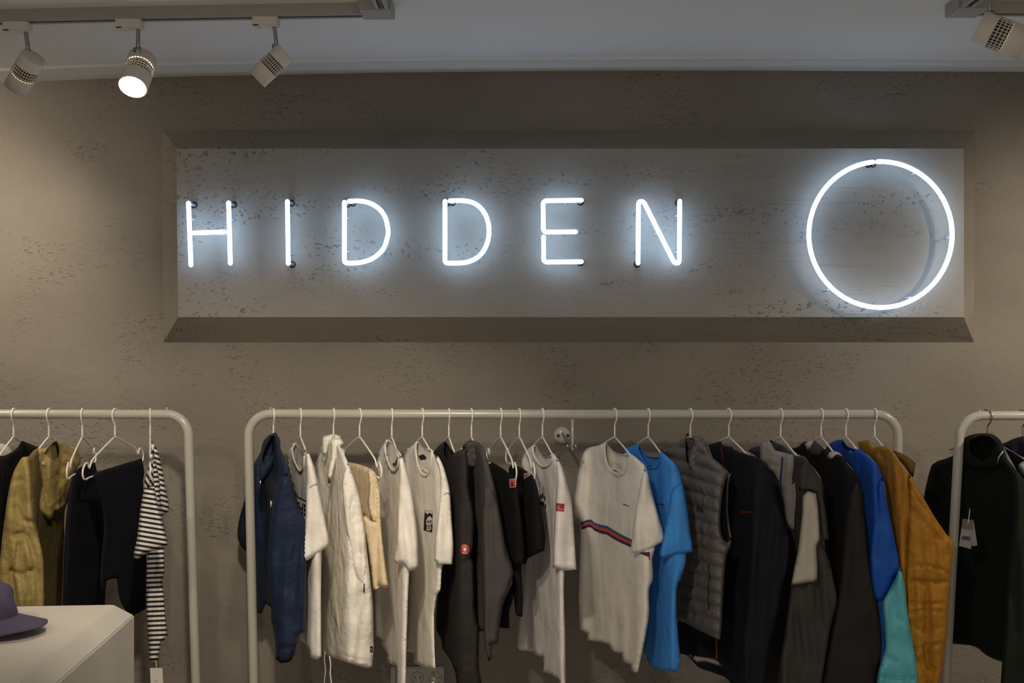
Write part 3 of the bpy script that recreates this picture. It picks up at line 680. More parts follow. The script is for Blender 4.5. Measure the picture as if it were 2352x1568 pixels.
hanger(1150, 14, 'white wire hanger holding the black shorts beside the grey hoodie', MID)
g = garment('shorts', 'black garment with a red square label, on the hanger nearer the grey hoodie', 'shorts', 1150, group=None)
P = RC([(640, 392), (656, 378), (700, 402), (762, 445), (790, 475), (800, 560), (820, 700), (835, 850), (832, 928), (808, 928), (770, 945), (745, 880), (720, 780), (700, 650), (660, 480)])
b, bv = cloth('body', P, BLK, g, mk_depth(1150, 14, [p[0] for p in P], .19), .02, (.006, 26))
decal('red_label', RC([(750, 470), (789, 468), (786, 513), (754, 515)]), WHT, g, bv, lift=.005)
rl_ = decal('red_label', RC([(753, 473), (786, 471), (783, 509), (757, 511)]), RED, g, bv, lift=.0065)
text('label_lettering', 'THE NEW', RC([(757, 484)])[0], RC([(783, 483)])[0], 3.5, WHT, rl_, bv, lift=.008)
cloth('hanging_strap', RC([(772, 925), (800, 915), (815, 925), (818, 1020), (824, 1100), (822, 1212), (800, 1210), (786, 1195), (778, 1130), (770, 1050)]), BLK, g, const(-.15), .012, (.004, 14), rim=10)
cloth('hanging_strap', RC([(752, 930), (772, 935), (776, 1060), (770, 1120), (752, 1185), (753, 1273), (722, 1274), (695, 1268), (708, 1200), (722, 1130), (745, 1080), (768, 1020)]), BLK, g, const(-.13), .012, (.004, 14), rim=10)
hanger(1193, 12.5, 'white wire hanger holding the black garment with the slanted red tab', MID)
g = garment('shorts', 'black garment with a slanted red tab, beside the white t-shirt with the sleeve label', 'shorts', 1193)
P = RC([(748, 408), (762, 388), (800, 402), (850, 430), (882, 455), (905, 530), (925, 650), (945, 780), (940, 855), (900, 872), (850, 898), (842, 925), (815, 932), (800, 900), (785, 700), (760, 500)])
b, bv = cloth('body', P, BLK, g, mk_depth(1193, 12.5, [p[0] for p in P], .19), .022, (.006, 26))
decal('red_tab', RC([(828, 440), (868, 430), (872, 442), (832, 470)]), WHT, g, bv, lift=.005)
rt_ = decal('red_tab', RC([(831, 443), (865, 434), (867, 441), (835, 464)]), RED, g, bv, lift=.0065)
text('tab_lettering', 'THE', RC([(838, 458)])[0], RC([(862, 444)])[0], 4.5, WHT, rt_, bv, lift=.008)

g, bv, sv = tee(1246, 13, RC, [(814, 390), (825, 345), (850, 308), (884, 282), (898, 292), (915, 325), (940, 350), (970, 346), (985, 324), (1005, 352), (1035, 400), (1060, 480), (1075, 600), (1080, 800), (1050, 950), (1046, 1100), (1052, 1300), (1056, 1600), (1022, 1600), (1012, 1542), (970, 1520), (926, 1505), (930, 1430), (882, 1412), (878, 1400), (790, 1390), (800, 1250), (830, 1050), (850, 850), (860, 600), (830, 450)],
    [(1000, 360), (1020, 375), (1042, 425), (1065, 500), (1086, 580), (1097, 700), (1106, 850), (1113, 957), (1050, 962), (985, 945), (990, 800), (998, 640), (1005, 520), (1008, 430)],
    [(886, 290), (884, 312), (900, 355), (925, 388), (950, 392), (970, 375), (980, 345), (965, 347), (940, 352), (914, 326), (898, 296)],
    'cool white t-shirt with a small red label on its sleeve', W2, hem=[(985, 903), (1050, 912), (1110, 915)], hangl='white wire hanger in the t-shirt with the red sleeve label')
rimline(g, bv, RC([(880, 290), (877, 315), (893, 362), (922, 398), (952, 402), (976, 382), (986, 350)]))
sl_ = decal('sleeve_label', RC([(1003, 599), (1048, 603), (1045, 643), (1001, 640)]), RED, g, sv, lift=.003)
for i, s_ in enumerate(('THE', 'NEW', 'ORIGINALS')):
    text('label_lettering', s_, RC([(1006, 615+i*10)])[0], RC([((1022, 1024, 1042)[i], 616+i*10)])[0], 2.9, WHT, sl_, sv, lift=.005)
for (x, y, w_, h_) in ((920, 565, 5, 17), (930, 560, 5, 20), (921, 600, 5, 16), (932, 605, 5, 18), (941, 575, 4, 15), (945, 615, 4, 14)):
    decal('chest_print', RC([(x-w_, y-h_*.5), (x, y-h_), (x+w_, y-h_*.4), (x+w_, y+h_*.6), (x-w_*.4, y+h_*.7)]), INK, g, bv, lift=.004)

g, bv, sv = tee(1412, 17, RD, [(88, 655), (90, 600), (100, 510), (112, 430), (125, 370), (145, 320), (168, 300), (225, 286), (262, 266), (278, 292), (310, 322), (350, 336), (388, 328), (408, 340), (445, 370), (475, 400), (490, 450), (510, 560), (530, 700), (525, 850), (512, 900), (516, 960), (514, 1015), (495, 1060), (496, 1190), (475, 1320), (450, 1440), (435, 1510), (398, 1514), (396, 1470), (350, 1452), (345, 1412), (296, 1394), (270, 1358), (162, 1338), (160, 1302), (120, 1278), (115, 1100), (120, 950), (125, 800), (123, 690)],
    [(470, 410), (488, 440), (500, 500), (520, 580), (550, 680), (568, 740), (581, 805), (540, 822), (500, 850), (450, 866), (400, 868), (398, 850), (410, 740), (425, 620), (440, 540), (455, 460)],
    [(263, 274), (260, 305), (267, 360), (288, 412), (325, 438), (358, 425), (376, 380), (388, 336), (350, 338), (308, 325), (280, 298)],
    'white t-shirt with a blue, orange and purple chest stripe', W1, fold=(.009, 40), hem=[(402, 835), (450, 835), (510, 812), (572, 778)], hangl='white wire hanger in the t-shirt with the coloured stripe')
rimline(g, bv, RD([(259, 272), (254, 306), (261, 365), (284, 422), (325, 450), (364, 436), (384, 388), (395, 345)]))
up = [(123, 700), (140, 698), (162, 688), (186, 689), (200, 704), (235, 716), (268, 722), (300, 742), (345, 768), (402, 796)]
lo = [(132, 742), (148, 736), (165, 728), (182, 729), (200, 746), (240, 764), (268, 768), (300, 790), (345, 814), (396, 836)]
def band(t0, t1): return RD([(u[0]+(l[0]-u[0])*t0, u[1]+(l[1]-u[1])*t0) for u, l in zip(up, lo)]+[(u[0]+(l[0]-u[0])*t1, u[1]+(l[1]-u[1])*t1) for u, l in list(zip(up, lo))[::-1]])
SB, SO, SP = mat('stripe_blue', (28, 92, 148), .8), mat('stripe_orange', (206, 88, 44), .8), mat('stripe_purple', (58, 38, 92), .8)
decal('blue_stripe', band(0, .32), SB, g, bv); decal('orange_stripe', band(.30, .68), SO, g, bv); decal('purple_stripe', band(.66, 1), SP, g, bv)
decal('purple_stripe', RD([(440, 866), (498, 862), (500, 890), (470, 880)]), SP, g, bv)
decal('orange_stripe', RD([(470, 880), (500, 880), (500, 905), (495, 905), (490, 888)]), SO, g, bv)
text('chest_lettering', 'patagonia', RD([(355, 607)])[0], RD([(387, 619)])[0], 3.6, INK, g, bv, bold=.02)
decal('neck_print', RD([(312, 378), (343, 388), (344, 418), (318, 410)]), RIB, g, bv, lift=.003)

LBL = fabric('sky_blue_cotton', (72, 150, 232)); LBR = fabric('sky_blue_rib', (58, 130, 212), .001, 50)
g, bv, sv = tee(1489, 12.5, RD, [(345, 335), (355, 318), (385, 298), (435, 277), (452, 300), (480, 335), (510, 350), (545, 348), (560, 318), (590, 345), (635, 385), (660, 430), (675, 500), (690, 700), (695, 850), (690, 930), (668, 1000), (646, 1052), (644, 1200), (655, 1340), (663, 1440), (660, 1495), (640, 1508), (580, 1502), (525, 1490), (490, 1458), (480, 1420), (466, 1400), (480, 1300), (495, 1100), (515, 900), (490, 600), (440, 420), (380, 360)],
    [(618, 530), (650, 500), (677, 494), (690, 560), (702, 640), (715, 740), (732, 858), (700, 868), (640, 872), (590, 892), (570, 895), (548, 882), (568, 800), (590, 690), (605, 600)],
    [(438, 286), (440, 310), (455, 345), (480, 385), (510, 402), (540, 385), (555, 352), (545, 350), (512, 353), (480, 340), (455, 308)],
    'plain sky blue t-shirt behind the one with the coloured stripe', LBL, hem=[(553, 862), (590, 862), (640, 840), (728, 828)], hangl='white wire hanger in the sky blue t-shirt')
rimline(g, bv, RD([(434, 284), (434, 312), (450, 352), (478, 395), (510, 412), (545, 396), (562, 352)]), LBR)
text('chest_lettering', 'patagonia', RD([(535, 606)])[0], RD([(574, 612)])[0], 4, INK, g, bv, bold=.02)
decal('neck_print', RD([(485, 395), (512, 398), (512, 412), (486, 408)]), INK, g, bv, lift=.006)
line('sleeve_seam', RD([(620, 528), (640, 510), (676, 500)]), .0015, LBR, g, sv)
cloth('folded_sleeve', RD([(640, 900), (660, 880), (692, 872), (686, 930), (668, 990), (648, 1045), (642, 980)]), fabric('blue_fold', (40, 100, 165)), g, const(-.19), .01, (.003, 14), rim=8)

VEST = fabric('taupe_nylon', (112, 107, 104), .006, 26, .55); VIN = fabric('vest_lining', (52, 48, 46), .004, 20)
hanger(1586, 13, 'white wire hanger in the grey quilted vest', MID)
g = garment('quilted_vest', 'grey quilted down vest with a stand-up collar', 'vest', 1586)
P = RD([(560, 312), (600, 296), (650, 272), (680, 250), (750, 250), (800, 290), (825, 342), (870, 380), (932, 438), (912, 465), (893, 540), (882, 640), (880, 730), (895, 790), (915, 812), (937, 795), (936, 830), (915, 875), (905, 950), (895, 1100), (888, 1250), (880, 1335), (850, 1326), (800, 1302), (750, 1278), (700, 1250), (640, 1225), (645, 1050), (660, 870), (680, 700), (670, 500), (620, 400)])
dv = mk_depth(1586, 13, [p[0] for p in P])
b, bv = cloth('body', P, VEST, g, dv, .03, (.006, 36), quilt=(31, -.32, .013), rim=12, step=4, neck=RD([(690, 245), (745, 250), (765, 330), (720, 400), (700, 380), (692, 300)]))
cloth('collar', RD([(690, 240), (700, 222), (712, 232), (716, 300), (712, 350), (705, 395), (690, 360), (684, 300)]), VEST, g, const(.04), .010, (.002, 16), rim=6)
cloth('collar', RD([(730, 238), (770, 236), (800, 268), (815, 310), (822, 345), (790, 390), (755, 425), (735, 438), (712, 415), (708, 370), (720, 320), (735, 280)]), VEST, g, const(-.075), .014, (.003, 20), quilt=(14, .9, .008), rim=7, step=4)
cloth('armhole_lining', RD([(932, 440), (915, 462), (898, 540), (886, 650), (884, 740), (898, 795), (918, 812), (936, 790), (925, 740), (916, 660), (916, 540), (920, 480)]), VIN, g, const(-.12), .006, (0, 9), rim=6)
line('armhole_binding', RD([(932, 440), (921, 480), (917, 540), (915, 640), (922, 720), (936, 785)]), .0035, VEST, g, BVHTree.FromPolygons([tuple(wp(1650, 1000, DB-.13)), tuple(wp(1700, 1000, DB-.13)), tuple(wp(1700, 1300, DB-.13)), tuple(wp(1650, 1300, DB-.13))], [(0, 1, 2, 3)]))
line('pocket_zip', RD([(814, 930), (818, 1000), (812, 1080), (816, 1175)]), .0022, INK, g, bv)
decal('chest_label', RD([(750, 616), (787, 628), (785, 650), (750, 640)]), INK, g, bv, lift=.004)
text('chest_lettering', 'patagonia', RD([(754, 634)])[0], RD([(783, 643)])[0], 3.4, mat('grey_ink', (120, 116, 112)), g, bv, lift=.006)

DN = fabric('midnight_softshell', (26, 27, 36), .005, 16); ORG = mat('orange_zip', (160, 54, 30), .6); LG = fabric('light_grey_lining', (150, 146, 140))
hanger(1674, 15, 'white wire hanger in the midnight blue jacket', MID)
g = garment('softshell_jacket', 'midnight blue jacket with orange zips, right of the quilted vest', 'jacket', 1674)
P = [(1627, 1022), (1655, 1012), (1660, 1022), (1676, 1026), (1688, 1033), (1712, 1042), (1740, 1050), (1762, 1068), (1772, 1095), (1780, 1180), (1800, 1300), (1790, 1400), (1765, 1480), (1748, 1600), (1690, 1600), (1672, 1560), (1640, 1545), (1605, 1532), (1580, 1506), (1560, 1500), (1556, 1430), (1600, 1300), (1640, 1200), (1650, 1100)]
b, bv = cloth('body', P, DN, g, mk_depth(1674, 15, [p[0] for p in P]), .035, (.007, 44))
cloth('sleeve', [(1740, 1056), (1762, 1070), (1775, 1105), (1786, 1155), (1803, 1200), (1816, 1250), (1812, 1300), (1795, 1360), (1782, 1430), (1768, 1500), (1756, 1600), (1706, 1600), (1704, 1500), (1712, 1400), (1722, 1250), (1728, 1120)], DN, g, const(-.235), .035, (.008, 36))
cloth('hem_lining', [(1582, 1503), (1610, 1508), (1640, 1513), (1668, 1532), (1650, 1528), (1620, 1520), (1600, 1521)], LG, g, const(-.07), .003, (0, 9), rim=4)
line('collar_zip', [(1656, 1028), (1659, 1045), (1661, 1062)], .0009, ORG, g, bv)
line('front_zip', [(1645, 1466), (1646, 1490), (1647, 1513)], .0030, ORG, g, bv)
text('chest_lettering', 'patagonia', (1701, 1177), (1729, 1178), 5, ORG, g, bv, bold=.02)
line('hanging_loop', [(1676, 1027), (1681, 1026), (1683, 1033)], .0014, INK, g, BVHTree.FromPolygons([tuple(wp(1600, 1000, DB)), tuple(wp(1700, 1000, DB)), tuple(wp(1700, 1100, DB)), tuple(wp(1600, 1100, DB))], [(0, 1, 2, 3)]))
decal('hanger_pad', [(1714, 1036), (1722, 1038), (1728, 1048), (1712, 1042)], LG, g, bv, lift=.01)

JG = fabric('pale_grey_shell', (140, 136, 132), .010, 18); JD = fabric('dark_grey_shell', (62, 59, 57), .006, 14); JL = fabric('light_stone_shell', (172, 166, 156), .006, 16)
hanger(1793, 6.7, 'white wire hanger in the grey panelled jacket', MID)
g = garment('shell_jacket', 'two tone grey jacket with a pale upper sleeve and a blue zip', 'jacket', 1793)
P = RE([(42, 318), (60, 302), (105, 292), (112, 275), (160, 256), (175, 264), (230, 290), (300, 342), (345, 350), (385, 398), (425, 460), (445, 520), (450, 640), (440, 900), (400, 1200), (330, 1600), (60, 1600), (110, 1200), (150, 900), (170, 600), (150, 450), (90, 350)])
b, bv = cloth('body', P, JD, g, mk_depth(1793, 6.7, [p[0] for p in P]), .03, (.006, 40))
c, cv = cloth('collar_yoke', RE([(105, 292), (115, 272), (158, 258), (166, 275), (190, 315), (220, 322), (300, 342), (345, 348), (382, 392), (425, 455), (380, 400), (350, 385), (330, 400), (318, 450), (316, 530), (345, 560), (330, 700), (290, 760), (250, 720), (230, 600), (200, 480), (160, 420), (108, 375)]), JG, g, const(-.10, -.0009, 1793), .020, (.008, 28), grooves=[(RE([(300, 350), (300, 400), (285, 460), (275, 500)]), 4, .012), (RE([(340, 350), (310, 390)]), 3, .008), (RE([(225, 350), (215, 560)]), 2, .006), (RE([(105, 380), (200, 400)]), 5, .008)], rim=8)
cloth('collar_inside', RE([(158, 260), (172, 262), (232, 290), (300, 342), (220, 324), (190, 312)]), fabric('blue_grey_lining', (120, 122, 130)), g, const(.03), .004, (0, 9), rim=4)
cloth('sleeve', RE([(425, 640), (440, 800), (480, 900), (505, 1010), (528, 1120), (505, 1230), (488, 1300), (470, 1420), (440, 1600), (200, 1600), (215, 1450), (240, 1300), (268, 1100), (275, 1040), (310, 850), (340, 700)]), JD, g, const(-.235), .035, (.010, 40), grooves=[(RE([(440, 800), (470, 900), (480, 1050), (495, 1180)]), 4, .012), (RE([(420, 1210), (480, 1290)]), 3, .008)])
cloth('sleeve_panel', RE([(340, 560), (365, 532), (412, 545), (424, 640), (431, 790), (412, 830), (416, 935), (415, 1019), (340, 1030), (274, 1041), (290, 960), (312, 850), (325, 740), (335, 650)]), JL, g, const(-.290), .022, (.004, 40), rim=9, label='pale stone upper sleeve')
cloth('shoulder_panel', RE([(318, 450), (330, 400), (352, 384), (380, 398), (440, 478), (450, 512), (444, 560), (462, 640), (478, 792), (455, 800), (440, 796), (431, 700), (424, 600), (412, 545), (368, 530), (316, 532)]), JD, g, const(-.285), .022, (.006, 30), rim=8, grooves=[(RE([(375, 440), (360, 500), (356, 560)]), 3, .008)])
line('blue_zip', RE([(226, 352), (224, 400), (218, 460), (215, 560)]), .0028, mat('zip_blue', (32, 60, 120)), g, cv, lift=.004)

hanger(1886, 3, 'white wire hanger in the black jacket with the pale hood lining', MID)
g = garment('shell_jacket', 'black jacket with a pale lining showing at its neck', 'jacket', 1886)
P = RE([(265, 306), (310, 296), (345, 268), (405, 263), (430, 290), (480, 325), (550, 345), (575, 385), (610, 425), (635, 500), (645, 600), (665, 720), (685, 850), (700, 1000), (720, 1150), (740, 1300), (700, 1600), (430, 1600), (440, 1300), (460, 1000), (450, 700), (440, 480), (390, 400), (320, 340)])
b, bv = cloth('body', P, BLK, g, mk_depth(1886, 3, [p[0] for p in P]), .032, (.005, 40))
BKS = fabric('faded_black_shell', (42, 38, 37), .006, 14)
cloth('sleeve', RE([(585, 560), (620, 480), (640, 500), (650, 600), (672, 700), (690, 850), (705, 960), (740, 1120), (772, 1280), (778, 1380), (760, 1460), (735, 1600), (440, 1600), (470, 1400), (505, 1230), (530, 1100), (545, 950), (560, 750)]), BKS, g, const(-.235), .035, (.006, 44))
cloth('hood', RE([(345, 272), (380, 262), (405, 263), (435, 292), (482, 325), (462, 360), (400, 345), (368, 330), (352, 296)]), JD, g, const(-.03, -.0006, 1886), .022, (.003, 20), rim=7)
cloth('hood_lining', RE([(348, 276), (370, 262), (398, 262), (385, 300), (368, 326), (355, 300)]), JL, g, const(-.03), .03, (.002, 14), rim=5)
cloth('hood_lining', RE([(480, 326), (498, 318), (522, 320), (550, 342), (569, 380), (540, 372), (464, 358)]), JL, g, const(-.13), .020, (.002, 14), rim=7)

BLU = fabric('royal_blue_shell', (26, 76, 164), .008, 18, .6); TEA = fabric('aqua_shell', (92, 174, 188), .008, 18, .6)
hanger(1943, 3.6, 'white wire hanger in the blue and aqua jacket', MID)
g = garment('rain_jacket', 'bright blue jacket whose lower sleeve is aqua', 'jacket', 1943)
P = RE([(455, 308), (485, 275), (535, 255), (555, 258), (580, 292), (625, 306), (650, 310), (690, 345), (738, 392), (765, 450), (780, 540), (800, 650), (830, 800), (855, 930), (840, 1200), (860, 1600), (720, 1600), (740, 1400), (720, 1100), (695, 900), (660, 700), (645, 550), (610, 425), (560, 370)])
b, bv = cloth('body', P, BLU, g, mk_depth(1943, 3.6, [p[0] for p in P]), .03, (.008, 30), neck=RE([(545, 262), (560, 275), (582, 298), (620, 310), (600, 330), (570, 312), (550, 285)]), grooves=[(RE([(690, 350), (660, 370), (640, 420)]), 4, .010), (RE([(700, 380), (670, 385)]), 3, .008)])
cloth('sleeve', RE([(742, 500), (765, 455), (782, 540), (800, 640), (820, 730), (838, 810), (862, 937), (835, 1010), (766, 1140), (725, 1120), (698, 1000), (700, 820), (722, 660)]), BLU, g, const(-.235), .032, (.005, 40), grooves=[(RE([(745, 560), (742, 700), (735, 900)]), 5, .008)])
cloth('lower_sleeve', RE([(862, 932), (880, 1000), (892, 1090), (905, 1200), (925, 1320), (945, 1430), (968, 1600), (732, 1600), (742, 1510), (765, 1440), (780, 1380), (776, 1250), (766, 1138), (800, 1070), (838, 1000)]), TEA, g, const(-.268), .032, (.009, 34), grooves=[(RE([(855, 1210), (900, 1250)]), 4, .010), (RE([(775, 1470), (800, 1430), (840, 1450)]), 4, .010), (RE([(745, 1535), (850, 1545), (960, 1552)]), 3, .010)], label='aqua lower sleeve')
cx_, cy_ = RE([(595, 322)])[0]
decal('snap_button', [(cx_+4*math.cos(t), cy_+4.6*math.sin(t)) for t in np.linspace(0, 2*math.pi, 14, endpoint=False)], TEA, g, bv, lift=.008)

MUS = fabric('mustard_nylon', (164, 114, 38), .012, 24, .55, .10); MUD = fabric('mustard_shaded', (96, 72, 34), .006, 20)
hanger(2009, 1, 'white wire hanger in the mustard jacket', MID)
g = garment('parka', 'crumpled mustard yellow jacket, last garment on the middle rack', 'jacket', 2009)
P = RE([(633, 270), (665, 262), (696, 262), (725, 298), (775, 290), (820, 315), (860, 370), (895, 430), (918, 500), (932, 620), (930, 760), (925, 940), (920, 1150), (930, 1400), (960, 1600), (870, 1600), (860, 1200), (845, 900), (800, 640), (770, 470), (740, 395), (690, 340), (645, 310)])
b, bv = cloth('body', P, MUS, g, mk_depth(2009, 1, [p[0] for p in P]), .026, (.009, 26), grooves=[(RE([(725, 300), (760, 340), (800, 380)]), 4, .010), (RE([(800, 320), (840, 380), (880, 470)]), 4, .010)])
cloth('hood_back', RE([(822, 318), (850, 322), (900, 345), (946, 382), (942, 420), (932, 462), (912, 440), (885, 400), (850, 360)]), MUD, g, const(-.15), .02, (.002, 16), rim=8, label='shaded hood behind the shoulder')  # darker mustard paints the shade on this part of the hood
cloth('sleeve', RE([(905, 432), (930, 468), (965, 530), (1000, 590), (1035, 650), (1070, 705), (1110, 762), (1148, 812), (1142, 900), (1128, 1050), (1118, 1250), (1102, 1400), (1072, 1600), (930, 1600), (925, 1450), (915, 1385), (905, 1290), (895, 1180), (897, 1100), (893, 1010), (896, 930), (900, 820), (905, 700), (910, 580), (908, 500)]), MUS, g, const(-.235), .034, (.010, 40), step=5,
      grooves=[(RE([(915, 500), (960, 580), (1040, 690), (1120, 790)]), 3, .008), (RE([(898, 940), (960, 935), (1050, 940), (1120, 975)]), 3.5, .010), (RE([(930, 1018), (1010, 1026), (1115, 1025)]), 4, .014), (RE([(900, 1130), (980, 1145), (1100, 1140)]), 4, .010), (RE([(905, 1190), (1010, 1175), (1080, 1185)]), 3.5, .009), (RE([(945, 1390), (1010, 1365), (1095, 1355)]), 4, .012), (RE([(995, 1385), (1010, 1470), (1050, 1500)]), 4, .010), (RE([(960, 1450), (990, 1510), (1020, 1590)]), 5, .012), (RE([(920, 1250), (980, 1290), (1080, 1270)]), 5, .008), (RE([(920, 640), (990, 700), (1080, 800)]), 7, .006)])

# ---- right rack -----------------------------------------------------------------
GRN = fabric('bottle_green_wool', (20, 25, 20), .006, 14); GRD = fabric('dark_green_lining', (18, 18, 16))
hanger(2268, 20, 'steel hanger in the bottle green jacket', RIGHT, True, 954)
g = garment('field_jacket', 'very dark green high-collared jacket with a white swing tag', 'jacket', 2268, 954)
P = RE([(1030, 396), (1060, 374), (1130, 350), (1185, 318), (1230, 290), (1390, 290), (1440, 360), (1480, 410), (1530, 490), (1560, 560), (1560, 1500), (1500, 1480), (1400, 1450), (1330, 1420), (1265, 1372), (1130, 1355), (1110, 1200), (1105, 900), (1070, 700), (1100, 560), (1060, 450)])
dg_ = mk_depth(2268, 20, [p[0] for p in P]); b, bv = cloth('body', P, GRN, g, dg_, .03, (.005, 50))
cloth('sleeve', RE([(1032, 398), (1062, 376), (1120, 355), (1150, 500), (1150, 700), (1130, 800), (1100, 760), (1060, 705), (1000, 600), (994, 550), (1010, 470)]), GRN, g, const(.19), .03, (.005, 40))
cloth('sleeve', RE([(1470, 440), (1500, 430), (1560, 520), (1620, 700), (1640, 1100), (1620, 1620), (1400, 1620), (1410, 1480), (1430, 1200), (1450, 900), (1480, 650)]), fabric('green_sleeve', (28, 36, 28), .006, 14), g, const(-.235), .035, (.006, 44))
cloth('collar', RE([(1188, 310), (1190, 275), (1220, 240), (1290, 223), (1360, 228), (1405, 262), (1420, 300), (1440, 360), (1400, 400), (1300, 420), (1210, 400), (1186, 360)]), GRN, g, lambda x, y: dg_(x, y)-.045, .04, (.004, 40), rim=14, neck=RE([(1240, 262), (1290, 236), (1345, 240), (1372, 268), (1365, 320), (1310, 370), (1255, 340), (1236, 300)]))
cloth('inner_label', RE([(1262, 240), (1300, 230), (1360, 238), (1372, 250), (1345, 256), (1290, 246)]), LG, g, const(.0), .003, (0, 9), rim=4)
MB().tube([wp(*RE([(1420, 315)])[0], DB-.16), wp(*RE([(1395, 350)])[0], DB-.16), wp(*RE([(1386, 385)])[0], DB-.16)], .0022, 8).build('collar_zip', M_steel, g)
sw = empty('swing_tag', wp(*RE([(1228, 760)])[0], DB-.16), 'white paper swing tag hanging on the very dark green jacket', 'tag')
TAGM = mat('tag_card', (150, 148, 146), .8)
def slab(name, P, D, m_, parent, th=.0012, tilt=0): 
    V = [wp(x, y, D+tilt*i) for i, (x, y) in enumerate(P)]; n = len(V); V += [v+Vector((0, th, 0)) for v in V]
    return mesh(name, V, [tuple(range(n))[::-1], tuple(range(n, 2*n))]+[(i, (i+1) % n, n+(i+1) % n, n+i) for i in range(n)], m_, parent, False)
slab('tag_card', RE([(1228, 686), (1258, 690), (1279, 826), (1250, 830)]), DB-.155, TAGM, sw)
tc_ = slab('tag_card', RE([(1200, 683), (1256, 689), (1244, 846), (1180, 829)]), DB-.160, TAGM, sw)
slab('tag_band', RE([(1200, 683), (1256, 689), (1252, 744), (1193, 736)]), DB-.1615, mat('tag_grey', (112, 106, 100)), sw)
tb = BVHTree.FromPolygons([tuple(wp(2150, 1100, DB-.161)), tuple(wp(2300, 1100, DB-.161)), tuple(wp(2300, 1300, DB-.161)), tuple(wp(2150, 1300, DB-.161))], [(0, 1, 2, 3)])
text('tag_lettering', 'ASPESI', RE([(1194, 793)])[0], RE([(1240, 800)])[0], 8, INK, tc_, tb, bold=.03, lift=.002)
MB().tube([wp(*RE([(1238, 630)])[0], DB-.15), wp(*RE([(1235, 660)])[0], DB-.162), wp(*RE([(1232, 690)])[0], DB-.163), wp(*RE([(1226, 712)])[0], DB-.163)], .0012, 6).build('string', M_hang, sw)
hanger(2349, 20, 'steel hanger at the right edge of the picture', RIGHT, True, 954)
g = garment('jacket', 'dark aubergine jacket at the right edge, behind the green one', 'jacket', 2349, 954)
P = RE([(1415, 285), (1450, 262), (1500, 243), (1540, 240), (1600, 270), (1680, 400), (1700, 700), (1600, 900), (1560, 700), (1500, 450), (1450, 350)])
b, bv = cloth('body', P, fabric('aubergine', (30, 26, 38)), g, const(-.0, -.0008, 2330), .03, (.005, 40))
cloth('scarf_lining', RE([(1495, 395), (1520, 375), (1560, 370), (1560, 500), (1500, 410)]), LG, g, const(-.06), .02, (.003, 20), rim=8)

# ---- left rack ------------------------------------------------------------------
OLI = fabric('khaki_nylon', (172, 152, 96), .012, 20, .6, .08); OLD = fabric('khaki_shade_and_lining', (110, 96, 58), .008, 18)
hanger(-60, 9, 'white wire hanger at the left edge of the picture', LEFT)
g = garment('shirt', 'pale grey garment just showing at the left edge', 'shirt', -60)
cloth('body', RA([(-150, 330), (-60, 290), (0, 277), (30, 282), (56, 300), (68, 325), (60, 420), (20, 700), (-150, 700)]), fabric('pale_grey_cotton', (176, 170, 160)), g, const(.15), .02, (.004, 30))
hanger(31, 9, 'white wire hanger in the black top at the left edge', LEFT)
g = garment('top', 'black top with a scooped neck at the left edge', 'top', 31)
P = RA([(-160, 420), (-90, 380), (-30, 310), (0, 345), (30, 340), (65, 322), (98, 294), (118, 262), (145, 272), (185, 288), (235, 312), (225, 420), (180, 700), (170, 1100), (-160, 1100)])
cloth('body', P, BLK, g, lambda x, y: np.interp(x, [-70, 10, 31, 100], [-.2, -.1, 0, .19])+0*y, .026, (.005, 30))
hanger(112, 6, 'white wire hanger in the khaki jacket', LEFT)
g = garment('jacket', 'khaki crumpled jacket hanging behind the lilac cap', 'jacket', 112)
P = RA([(120, 380), (155, 345), (200, 310), (255, 305), (300, 262), (375, 290), (412, 296), (430, 340), (436, 380), (400, 430), (385, 500), (370, 580), (350, 640), (345, 800), (336, 1060), (330, 1180), (100, 1180), (90, 900), (100, 600)])
b, bv = cloth('body', P, OLD, g, lambda x, y: np.interp(x, [50, 80, 112, 140, 185], [-.19, -.15, 0, .12, .17])+0*y, .02, (.008, 30))  # body in the darker khaki, its shade painted into the colour
h, hb = cloth('hood', RA([(158, 345), (200, 305), (250, 302), (300, 256), (312, 260), (375, 290), (410, 296), (430, 340), (436, 380), (402, 430), (388, 500), (366, 560), (350, 620), (330, 645), (295, 640), (290, 680), (268, 690), (235, 665), (200, 630), (182, 560), (160, 470), (145, 400)]), OLI, g, lambda x, y: np.interp(x, [60, 112, 150, 185], [-.14, -.07, .04, .12])+0*y, .03, (.012, 30), rim=12, step=5,
    neck=RA([(250, 310), (290, 268), (305, 262), (318, 300), (316, 350), (290, 372), (262, 350), (240, 330)]),
    grooves=[(RA([(210, 385), (225, 470), (245, 560), (265, 640)]), 3.5, .018), (RA([(235, 400), (262, 520), (272, 600)]), 3, .012), (RA([(330, 300), (330, 400), (318, 500)]), 4, .018), (RA([(290, 470), (310, 440), (340, 470)]), 4, .014), (RA([(285, 630), (315, 600), (345, 590)]), 4, .012), (RA([(160, 350), (180, 420), (205, 560)]), 5, .012), (RA([(360, 330), (400, 360)]), 4, .010), (RA([(350, 400), (400, 400)]), 4, .010)])
cloth('hood_inside', RA([(240, 325), (262, 350), (290, 372), (318, 350), (322, 300), (304, 262), (285, 285), (252, 318)]), OLD, g, const(.06), .004, (.004, 14), rim=5)
